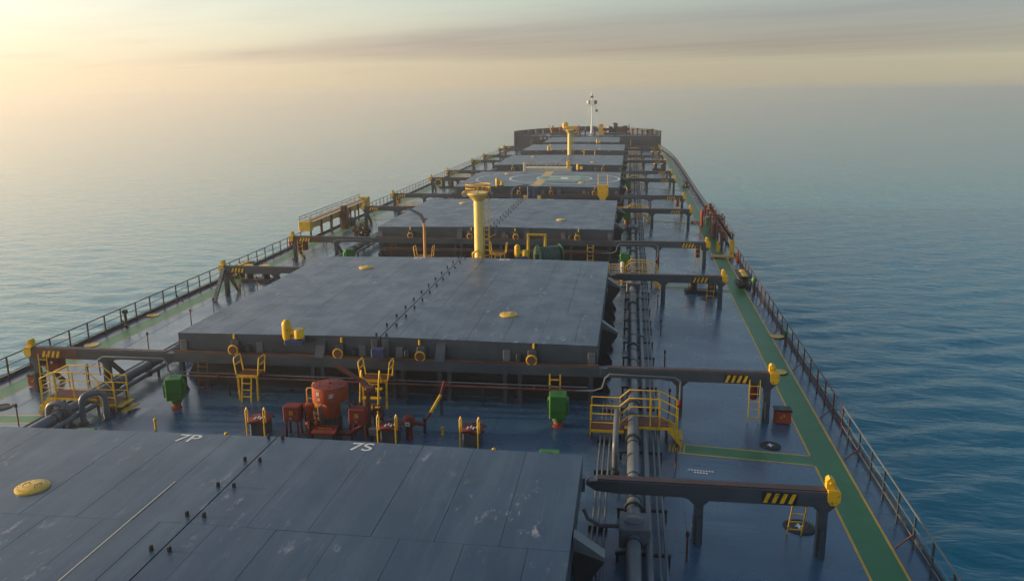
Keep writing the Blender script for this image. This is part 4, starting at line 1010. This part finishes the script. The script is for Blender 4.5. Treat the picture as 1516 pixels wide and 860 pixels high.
# ---------------------------------------------------------------- deck edge fittings
def flat_disc(x, y, r, mat, label, dark=False, sym=True):
    o = MB().lathe([(r, 0.0), (r, 0.025), (r*0.93, 0.03), (0.01, 0.03)], n=30).build('deck_manhole', 'black' if not dark else mat, None)
    o.location = (x, y, dz(x)-0.001); tag(o, label, 'manhole', 'round deck manholes')
    if not dark: l = MB().lathe([(r*0.88, 0.03), (r*0.88, 0.05), (0.01, 0.05)], n=28).build('lid', mat, o)
    else:
        MB().torus((0, 0, 0.03), r*0.8, 0.02, 'z', 24, 6).build('rim', 'black', o)
        if sym:
            MB().box(-0.03, 0.03, -0.12, 0.14, 0.031, 0.036).build('stencil_mark', 'mark_white', o, False); MB().box(-0.09, 0.09, -0.02, 0.03, 0.031, 0.037).build('stencil_mark', 'mark_white', o, False)
flat_disc(14.72, 33.2, 0.36, 'disc_yellow', 'round yellow deck manhole lid beside the yellow end stop, starboard walkway')
flat_disc(15.5, 38.5, 0.36, 'disc_yellow', 'round yellow deck manhole lid between starboard walkway and railing, farther one')
flat_disc(-15.45, 39.0, 0.36, 'disc_yellow', 'round yellow deck manhole lid between port walkway and railing, farther one')
flat_disc(-15.3, 33.7, 0.36, 'disc_yellow', 'round yellow deck manhole lid beyond the nearest port runway beam')
flat_disc(13.23, 25.6, 0.33, 'black', 'round black deck manhole beside the green crossing, starboard side', True)
flat_disc(13.15, 20.45, 0.40, 'black', 'round black deck manhole under the ladder of the nearest starboard beam', True)
flat_disc(-13.53, 25.9, 0.36, 'black', 'round black rimmed manhole by the green crossing on the port side', True, False)
flat_disc(12.9, 45.0, 0.36, 'black', 'round black deck manhole by the second starboard crossing', True, False)
flat_disc(-12.7, 46.3, 0.36, 'black', 'round black rimmed manhole near the second port crossing', True, False)
# stencil on the starboard deck
t = MB()
for k in range(9): t.box(-0.36+k*0.085, -0.30+k*0.085, 0.05, 0.12, 0, 0.003)
for k in range(5): t.box(-0.2+k*0.085, -0.14+k*0.085, -0.1, -0.03, 0, 0.003)
o = t.build('deck_stencil', 'mark_white', None, False); o.location = (10.9, 23.2, dz(10.9)+0.004); o.rotation_euler = (0, 0.05, 0); tag(o, 'small white stencilled lines on the starboard deck', 'stencil')
# sand boxes and lockers by the beam legs
def sand_box(x, y, label):
    t = thing('sand_box', label, 'box', (x, y, dz(x)), 'red boxes by the beam legs')
    MB().bbox(-0.26, 0.26, -0.2, 0.2, 0.03, 0.44, 0.02).build('body', 'orange', t, False)
    MB().bbox(-0.29, 0.29, -0.23, 0.23, 0.441, 0.50, 0.02).build('lid', 'black', t, False)
    for k in range(2): MB().box(-0.10+0.09*k, -0.03+0.09*k, -0.206, -0.201, 0.2+0.06*k, 0.26+0.06*k).build('stencil_mark', 'mark_yellow', t, False)
sand_box(13.95, 27.8, 'red box with black lid on the green walkway by the starboard beam leg')
sand_box(-13.95, 28.3, 'red box with black lid at the port beam leg on the left edge')
for x, y, w in ((13.0, 28.0, 'starboard leg of the second nearest hatch'), (13.0, 53.3, 'starboard leg of the third nearest hatch'), (13.0, 77.8, 'starboard leg of the helipad hatch'), (13.0, 102.4, 'starboard leg of the first hatch beyond the helipad'), (-13.0, 77.8, 'port leg of the helipad hatch')):
    t = thing('fire_extinguisher', 'red extinguisher behind the ladder, %s' % w, 'extinguisher', (x, y, -1.45), 'red fire extinguishers')
    MB().lathe([(0.10, -0.25), (0.12, -0.22), (0.12, 0.3), (0.10, 0.36), (0.04, 0.42), (0.001, 0.43)], n=16).build('cylinder', 'red', t)
    MB().bar((0, 0, 0.42), (0.1, -0.03, 0.48), 0.04).build('handle', 'black', t, False); MB().tube([(0.05, 0, 0.42), (0.17, 0, 0.25), (0.16, 0, -0.2)], 0.018, 6).build('hose', 'black', t)
    MB().box(-0.03, 0.03, 0.10, 0.32, -0.1, 0.0).build('bracket', 'steel', t, False)
for y, h, lab in ((27.95, 0.55, 'red hanging locker under the nearest port beam'), (53.2, 0.55, 'red hanging locker under the port beam of the third nearest hatch')):
    t = thing('hanging_locker', lab, 'locker', (-12.95, y, -1.35), 'red hanging lockers')
    MB().bbox(-0.28, 0.28, -0.02, 0.42, -0.28, 0.28, 0.02).build('case', 'red', t, False); MB().box(-0.05, 0.05, -0.028, -0.021, -0.02, 0.08).build('stencil_mark', 'mark_white', t, False)
    MB().box(-0.03, 0.03, 0.1, 0.16, 0.281, 0.35).build('hanger', 'steel', t, False)
# bitts
def bitts(x, y, label):
    t = thing('mooring_bitts', label, 'bollards', (x, y, dz(x)), 'twin mooring bollards')
    MB().bbox(-0.95, 0.95, -0.35, 0.35, 0, 0.2, 0.03).build('base', 'black', t, False)
    for dx in (-0.52, 0.52):
        b = MB().lathe([(0.24, 0.2), (0.24, 0.85), (0.28, 0.9)], (dx, 0, 0), 20).build('post', 'black', t)
        MB().lathe([(0.31, 0.9), (0.31, 0.96), (0.27, 1.0), (0.001, 1.0)], (dx, 0, 0), 20).build('cap', 'yellow', b)
bitts(12.75, 46.4, 'black twin mooring bollards with yellow caps behind the starboard beam')
bitts(-13.3, 46.9, 'black twin mooring bollards with yellow caps behind the port beam')
bitts(12.7, 122.5, 'distant dark twin bollards on the starboard side beyond the helipad')
bitts(-12.7, 98.0, 'dark twin bollards on the port side just beyond the helipad')
bitts(12.9, 147.0, 'farthest twin bollards by the bow on the starboard side')
# roller fairleads
def fairlead(x, y, label, warm=True):
    sx = 1 if x > 0 else -1
    t = thing('roller_fairlead', label, 'fairlead', (x, y, dz(x)), 'roller fairleads')
    MB().box(-0.35, 0.35, -1.0, 1.0, 0, 0.15).build('base', 'black', t, False)
    MB().box(-0.35, 0.35, -1.0, 1.0, 0.62, 0.70).build('top_frame', 'black', t, False)
    for k in range(4):
        MB().lathe([(0.14, 0.151), (0.17, 0.2), (0.13, 0.38), (0.17, 0.56), (0.14, 0.61)], (0, -0.72+k*0.48, 0), 16).build('roller', 'black', t)
        MB().lathe([(0.18, 0.701), (0.18, 0.74), (0.01, 0.76)], (0, -0.72+k*0.48, 0), 16).build('cap', 'yellow' if warm else 'redbrown', t)
fairlead(15.3, 49.2, 'black roller fairlead with four yellow caps by the starboard railing')
fairlead(15.2, 101.5, 'dark red roller fairlead at the distant starboard railing', False)
fairlead(-15.2, 49.0, 'roller fairlead with yellow caps by the port railing', True)
fairlead(-15.2, 103.5, 'distant dark roller fairlead at the port railing', False)
t = thing('hose_station', 'green topped dark hydrant at the starboard railing next to the roller fairlead', 'hydrant', (15.6, 47.0, dz(15.6)))
MB().lathe([(0.12, 0), (0.10, 0.1), (0.10, 0.7), (0.001, 0.72)], n=14).build('body', 'steel_dark', t); MB().lathe([(0.15, 0.72), (0.17, 0.8), (0.12, 0.95), (0.001, 0.97)], n=14).build('cap', 'green', t)
for y in (38.2,):
    t = thing('hose_station', 'small dark hydrant with green cap at the starboard railing %s' % ('near the yellow manhole lid' if y > 30 else 'near the bottom of the photo'), 'hydrant', (15.62, y-1.2, dz(15.6)))
    MB().lathe([(0.08, 0), (0.06, 0.1), (0.06, 0.6), (0.001, 0.62)], n=12).build('body', 'steel_dark', t); MB().lathe([(0.09, 0.6), (0.09, 0.72), (0.001, 0.74)], n=12).build('cap', 'green', t)
t = thing('hose_station', 'dark green hydrant at the port railing near the left edge', 'hydrant', (-15.6, 36.9, dz(15.6)))
MB().lathe([(0.09, 0), (0.07, 0.1), (0.07, 0.75), (0.001, 0.77)], n=12).build('body', 'steel_dark', t); MB().lathe([(0.14, 0.7), (0.14, 0.85), (0.001, 0.88)], n=12).build('cap', 'drum_green', t)
# lifebuoys
for x, y, w in ((-15.62, 57.8, 'port'), (15.60, 54.6, 'starboard')):
    b = MB().torus((0, 0, 0), 0.29, 0.085, 'x', 24, 10).build('lifebuoy', 'lifebuoy'); b.location = (x, y, dz(x)+0.62)
    tag(b, 'orange red lifebuoy hung on the %s railing' % w, 'lifebuoy', 'lifebuoys on the railings')
    for k in range(4):
        a = k*math.pi/2+0.78; s = MB().torus((0, 0.29*math.cos(a), 0.29*math.sin(a)), 0.088, 0.01, 'x' if False else 'z', 12, 4).build('band', 'white', b)
# stanchions with wire rope
for sx, pts, side in ((-1, [(11.6, 24.2), (11.9, 28.5), (12.1, 33.0), (12.3, 37.1), (12.3, 39.4), (12.3, 42.5), (12.3, 44.6), (12.3, 50), (12.3, 56), (12.2, 62)], 'port'), (1, [(10.19, 18.2), (10.19, 23.3), (10.2, 28.0), (10.2, 32.5), (10.2, 37.2), (10.2, 42)], 'starboard')):
    t = thing('wire_fence', 'thin dark stanchions carrying a single wire along the %s side deck' % side, 'wire fence', (sx*pts[0][0], pts[0][1], dz(pts[0][0])), 'wire stanchion lines')
    ox, oy, oz = sx*pts[0][0], pts[0][1], dz(pts[0][0])
    for x, y in pts:
        MB().cyl((sx*x-ox, y-oy, dz(x)-oz-0.004), (sx*x-ox, y-oy, dz(x)-oz+0.78), 0.025, 8).build('stanchion', 'redbrown', t)
        MB().bbox(sx*x-ox-0.04, sx*x-ox+0.04, y-oy-0.04, y-oy+0.04, dz(x)-oz+0.66, dz(x)-oz+0.76, 0.015).build('clamp', 'black', t, False)
    MB().tube([(sx*x-ox, y-oy, dz(x)-oz+0.62) for x, y in pts], 0.007, 5).build('wire', 'black', t)
# gangway stowed on the port side
t = thing('accommodation_ladder', 'long stowed gangway with side boards coloured sunlit orange along the port railing', 'gangway', (-15.75, 60.8, dz(15.75)))
for x in (-0.38, 0.38): MB().box(x-0.03, x+0.03, 0.0, 15.0, 1.05, 1.50).build('side_beam', 'teak', t, False)  # bright orange stands in for sunlight on these beams
for x_, z in ((0.20, 1.52), (-0.16, 1.62)): MB().prism([(x_, z), (x_+0.26, z-0.04), (x_+0.26, z), (x_, z+0.04)], 'y', 0.1, 14.8).build('tread_board', 'tread', t, False)
MB().bbox(-0.44, 0.47, -0.06, 0.5, 0.9, 1.62, 0.03).build('end_box', 'yellow', t, False); MB().bbox(-0.44, 0.47, 14.4, 15.1, 0.7, 1.75, 0.03).build('end_box', 'yellow', t, False)
for y in (2.4, 4.7, 7.0, 9.4, 11.6, 13.4):
    MB().box(-0.5, -0.42, y-0.1, y+0.1, 0, 1.6).build('upright', 'redbrown', t, False); MB().box(0.44, 0.52, y-0.08, y+0.08, -0.02, 1.5).build('upright', 'redbrown', t, False)
    MB().box(-0.42, 0.44, y-0.08, y+0.08, 0.95, 1.04).build('crossbar', 'redbrown', t, False)
MB().bbox(0.53, 0.95, 6.7, 7.3, -0.01, 1.95, 0.03).build('winch_post', 'redbrown', t, False)
MB().bbox(0.55, 1.05, 8.0, 9.0, 0, 0.7, 0.08).build('winch', 'black', t, False)
for z in (1.75, 1.95): MB().cyl((-0.42, 0, z), (-0.42, 15, z), 0.025, 6).build('handrail', 'steel', t)
for k in range(13): MB().cyl((-0.42, 0.2+k*1.2, 1.5), (-0.42, 0.2+k*1.2, 1.95), 0.02, 6).build('handrail_post', 'steel', t)
# starboard gangway with its red davit frames
t = thing('accommodation_ladder', 'red framed gangway and winches with yellow ends at the starboard railing', 'gangway', (15.65, 57.0, dz(15.65)))
for y in (3.0, 6.0, 8.0, 9.5, 12.0, 14.5, 17.0):
    h = 1.45 if y not in (8.0, 9.5) else 1.8
    MB().box(-0.55, -0.43, y-0.1, y+0.1, 0, h).build('upright', 'redbrown', t, False); MB().box(0.1, 0.2, y-0.1, y+0.1, 0, h).build('upright', 'redbrown', t, False)
    MB().bar((-0.5, y, h-0.1), (0.15, y, h-0.25), 0.12).build('crossbar', 'redbrown', t, False)
    MB().bar((-0.49, y+0.1, 0.1), (-0.49, y+1.2, 1.2), 0.08).build('brace', 'redbrown', t, False)
for x in (-0.3, 0.05): MB().box(x-0.03, x+0.03, 1.5, 18.5, 0.95, 1.35).build('side_beam', 'redbrown', t, False)
for z in (1.45, 1.65): MB().cyl((0.12, 1.0, z), (0.12, 18.5, z), 0.03, 6).build('handrail', 'steel', t)
MB().bbox(-0.72, -0.3, 7.6, 9.6, 0.2, 1.35, 0.08).build('winch', 'redbrown', t, False); MB().bbox(-0.9, -0.55, 11.5, 12.2, 0.5, 1.2, 0.05).build('control_box', 'mark_green', t, False)
MB().lathe([(0.14, 0), (0.14, 1.3), (0.18, 1.4), (0.16, 1.75), (0.001, 1.8)], (-0.25, 15.8, 0), 14).build('motor', 'rust', t)
MB().lathe([(0.12, 0), (0.12, 0.9), (0.15, 1.0), (0.13, 1.4), (0.001, 1.45)], (-1.0, 14.0, 0), 12).build('motor', 'orange', t)
for z0 in (0.0,): MB().bbox(-0.15, 0.15, 1.0, 1.4, 0.0, 1.15, 0.03).build('end_box', 'yellow', t, False)
MB().cyl((0.0, 1.2, 1.15), (0.0, 1.2, 1.6), 0.08, 10).build('stub', 'black', t)
MB().bbox(-0.85, -0.65, 2.6, 2.9, 0.0, 0.75, 0.03).build('bollard', 'yellow', t, False)
t = thing('step_plate', 'flat orange yellow embarkation step on deck below the starboard gangway', 'step', (14.95, 57.3, dz(15)))
MB().box(-0.75, 0.75, -0.3, 0.3, 0.12, 0.18).build('board', 'teak', t, False)
for x in (-0.6, 0.6): MB().box(x-0.05, x+0.05, -0.25, 0.25, -0.04, 0.12).build('foot', 'yellow', t, False)
t = thing('step_plate', 'flat orange step on the walkway at the far end of the starboard gangway', 'step', (14.6, 72.8, dz(14.6)))
MB().box(-0.75, 0.75, -0.3, 0.3, 0.12, 0.18).build('board', 'orange', t, False)
for x in (-0.6, 0.6): MB().box(x-0.05, x+0.05, -0.25, 0.25, -0.04, 0.12).build('foot', 'orange', t, False)
# rope bundle on a stand near the port corner of hatch 5
t = thing('rope_bundle', 'dark brown round rope bundle on a post by port corner of third nearest hatch', 'rope bundle', (-10.2, 57.5, dz(10.2)))
MB().cyl((0, 0, 0), (0, 0, 0.9), 0.06, 8).build('post', 'steel_dark', t)
bb = MB()
for k in range(70):
    v = Vector(rng.normal(size=3)).normalized(); c = v*(0.42+0.16*rng.rand()); c.z = c.z*1.05+1.15
    bb.torus((c.x, c.y*0.8, c.z), 0.10+0.06*rng.rand(), 0.04, ('x', 'y', 'z')[k % 3], 8, 5)
o = bb.build('coil', 'rope', t); o['kind'] = 'stuff'

# ---------------------------------------------------------------- forecastle
FY = 171.0; FZ = 0.05
t = thing('forecastle', 'raised dark steel forecastle with curved bulwark closing the bow', 'forecastle', (0, FY, DC))
def out(y): return half(y)
P = [(y, w) for y, w in BOW]
vs = []; fs = []
for y, w in P: vs += [(-w, y-FY, FZ-DC), (w, y-FY, FZ-DC)]
for i in range(len(P)-1): fs.append((2*i, 2*i+1, 2*i+3, 2*i+2))
MB().add(vs, fs).build('forecastle_deck', 'deck', t, False)
MB().box(-14.3, 14.3, -0.06, 0.0, -0.35, FZ-DC-0.004).build('bulkhead', 'steel', t, False)
for sx in (-1, 1):
    b = MB(); vs = []; fs = []
    for y, w in P:
        for dx, z in ((0, -0.5), (0.25*(1 if w > 0.1 else 0), 3.15), (0.18, 3.15), (-0.08, -0.5)): vs.append((sx*(w+dx), y-FY + (0.25 if w < 0.1 else 0), z))
    for i in range(len(P)-1):
        for k in range(4): fs.append((i*4+k, i*4+(k+1) % 4, (i+1)*4+(k+1) % 4, (i+1)*4+k))
    b.add(vs, fs); b.build('bulwark', 'steel_dark', t)
    MB().box(sx*14.4-0.1, sx*14.4+0.1, -1.2, 0.0, -0.35, 3.14).build('bulwark_end', 'steel_dark', t, False)
    for k in range(7):
        y = 1.2+k*2.6; w = half(FY+y)
        MB().bar((sx*(w-0.05), y, 3.0), (sx*(w-0.9), y, 2.2), 0.12, 0.1).build('bulwark_stay', 'steel', t, False)
for x in (-9.2, -8.4, -7.6, -6.8): MB().cyl((x, -0.08, 1.9+0.02*x), (x, -0.06, 1.9+0.02*x), 0.2, 14).build('porthole', 'cream', t)
for x0_, x1_ in ((-11, -8.6), (8.6, 11.2)): MB().bbox(x0_, x1_, -2.2, -0.07, -0.2, 1.5, 0.06).build('store_house', 'steel_dark', t, False)
MB().box(-0.6, 0.9, -0.075, -0.062, 1.6, 1.75).build('stencil_mark', 'mark_white', t, False)
# foremast
t = thing('foremast', 'white foremast with lamps and a hanging ball on the bow', 'mast', (0.3, 184, FZ))
MB().tube([(0, 0, 0), (0, 0, 1.6), (0, 0, 1.9), (0, 0, 6.2), (0, 0, 8.7)], [0.26, 0.22, 0.10, 0.08, 0.045], 14).build('pole', 'white', t)
MB().bbox(-0.30, 0.30, -0.25, 0.25, 7.3, 7.7, 0.05).build('upper_platform', 'rust', t, False)
MB().lathe([(0.16, 7.7), (0.2, 7.9), (0.14, 8.2), (0.001, 8.25)], (-0.05, 0, 0), 12).build('masthead_lamp', 'cream', t)
MB().bbox(-0.9, 0.95, -0.3, 0.3, 5.85, 6.0, 0.04).build('crosstree', 'white', t, False)
MB().lathe([(0.18, 6.0), (0.38, 6.1), (0.38, 6.7), (0.2, 6.85), (0.001, 6.86)], (-0.7, 0, 0), 16).build('lamp', 'cream', t)
MB().lathe([(0.14, 6.0), (0.34, 6.15), (0.34, 6.65), (0.18, 6.8), (0.001, 6.82)], (0.75, 0, 0), 16).build('lamp', 'rust', t)
MB().cyl((0.35, 0, 5.9), (0.95, 0, 4.9), 0.03, 6).build('halyard', 'black', t)
MB().lathe([(0.001, 4.35), (0.2, 4.45), (0.28, 4.65), (0.2, 4.85), (0.001, 4.95)], (1.0, 0, 0), 16).build('anchor_ball', 'steel_dark', t)
for sx in (-1, 1): MB().cyl((sx*0.5, 0, 5.9), (sx*1.5, 0.5, 0.2), 0.02, 5).build('stay_wire', 'white', t)
# windlasses and gear
def windlass(x, y, label, warm):
    a_, b_ = ('yellow', 'orange') if warm else ('rust', 'steel_dark')
    t = thing('windlass', label, 'windlass', (x, y, FZ), 'bow windlasses')
    MB().bbox(-3.2, 3.2, -0.9, 0.9, 0, 0.3, 0.05).build('bed', 'steel', t, False)
    MB().cyl((-3.0, 0, 0.95), (3.0, 0, 0.95), 0.28, 16).build('shaft', b_, t)
    for k, xx in enumerate((-2.6, -1.2, 0.2, 1.6, 2.8)):
        r = 0.75 if k % 2 else 0.95
        MB().cyl((xx-0.09, 0, 0.95), (xx+0.09, 0, 0.95), r, 20).build('drum_flange', a_ if k % 2 else b_, t)
    MB().cyl((-1.1, 0, 0.95), (0.1, 0, 0.95), 0.6, 18).build('rope_drum', b_, t); MB().cyl((0.3, 0, 0.95), (1.5, 0, 0.95), 0.58, 18).build('rope_drum', a_, t)
    MB().bbox(-0.6, 0.5, -0.7, 0.9, 1.2, 2.5 if warm else 2.3, 0.25).build('gear_case', a_ if warm else 'steel', t, False)
    MB().bbox(1.7, 2.5, -0.5, 0.5, 0.3, 1.7, 0.1).build('motor', a_, t, False)
    MB().bar((-2.8, -0.3, 0.3), (-3.4, -0.2, 1.9), 0.2).build('brake_lever', a_, t, False)
windlass(-4.8, 177.5, 'yellow orange windlass machinery on the left of the bow', True)
windlass(5.4, 178.5, 'dark brown windlass drums on the right of the bow', False)
t = thing('signal_tower', 'small yellow tower with thin rod between foremast and right windlass', 'tower', (2.55, 176.5, FZ))
MB().prism([(-0.55, 0), (0.55, 0), (0.35, 1.6), (-0.35, 1.6)], 'y', -0.4, 0.4).build('body', 'yellow', t, False)
MB().bbox(-0.45, 0.45, -0.4, 0.4, 1.601, 2.1, 0.06).build('head', 'teak', t, False); MB().cyl((0.05, 0, 2.1), (0.05, 0, 3.3), 0.05, 6).build('rod', 'yellow', t); MB().bbox(0.9, 1.15, -0.2, 0.2, 0, 1.0, 0.03).build('side_box', 'orange', t, False)
def cowl(x, y, label, mat='rust', h=1.1):
    t = thing('mooring_fitting', label, 'mooring fitting', (x, y, FZ), 'bow mooring fittings')
    MB().lathe([(0.3, 0), (0.22, 0.15), (0.22, h-0.25), (0.34, h-0.15), (0.34, h), (0.001, h+0.04)], n=14).build('bollard', mat, t); MB().bbox(-0.6, 0.6, -0.4, 0.4, -0.01, 0.12, 0.03).build('base', 'steel', t, False)
for k, (x, mt) in enumerate(((-11.8, 'rust'), (-10.4, 'steel'), (-9.0, 'steel_dark'), (-1.7, 'rust'), (-0.6, 'steel_dark'), (1.3, 'rust'), (8.9, 'rust'), (9.8, 'steel'), (10.8, 'steel_dark'), (11.8, 'redbrown'), (12.8, 'rust'))):
    side = ['outermost on the left', 'second from the left end', 'third from the left end', 'left of the foremast', 'just left of the foremast', 'just right of the foremast', 'right of the dark windlass', 'second right of the dark windlass', 'fourth from the right end', 'second from the right end', 'outermost on the right'][k]
    cowl(x, 173.2 + (k % 3)*0.6, '%s mooring post on the bow deck, %s' % ({'red': 'red', 'steel': 'grey', 'green': 'green', 'rust': 'rusty', 'steel_dark': 'dark', 'teak': 'orange', 'cream': 'pale', 'redbrown': 'dark red'}[mt], side), mt, 1.0+0.12*(k % 4))

# ---------------------------------------------------------------- haze
hb = MB().box(-5000, 5000, -5000, 5000, SEA-1.2, 14.5)
hm = bpy.data.materials.new('haze_air'); hm.use_nodes = True; M['haze'] = hm
hn = hm.node_tree.nodes; hn.clear()
ho = hn.new('ShaderNodeOutputMaterial'); hv = hn.new('ShaderNodeVolumePrincipled')
hv.inputs['Color'].default_value = (1.0, 0.915, 0.84, 1); hv.inputs['Density'].default_value = 0.0009; hv.inputs['Anisotropy'].default_value = 0.65
hm.node_tree.links.new(hv.outputs[0], ho.inputs['Volume'])
hz_ = hb.build('haze', 'haze', None, False); hz_['kind'] = 'stuff'
hz_.display_type = 'WIRE'
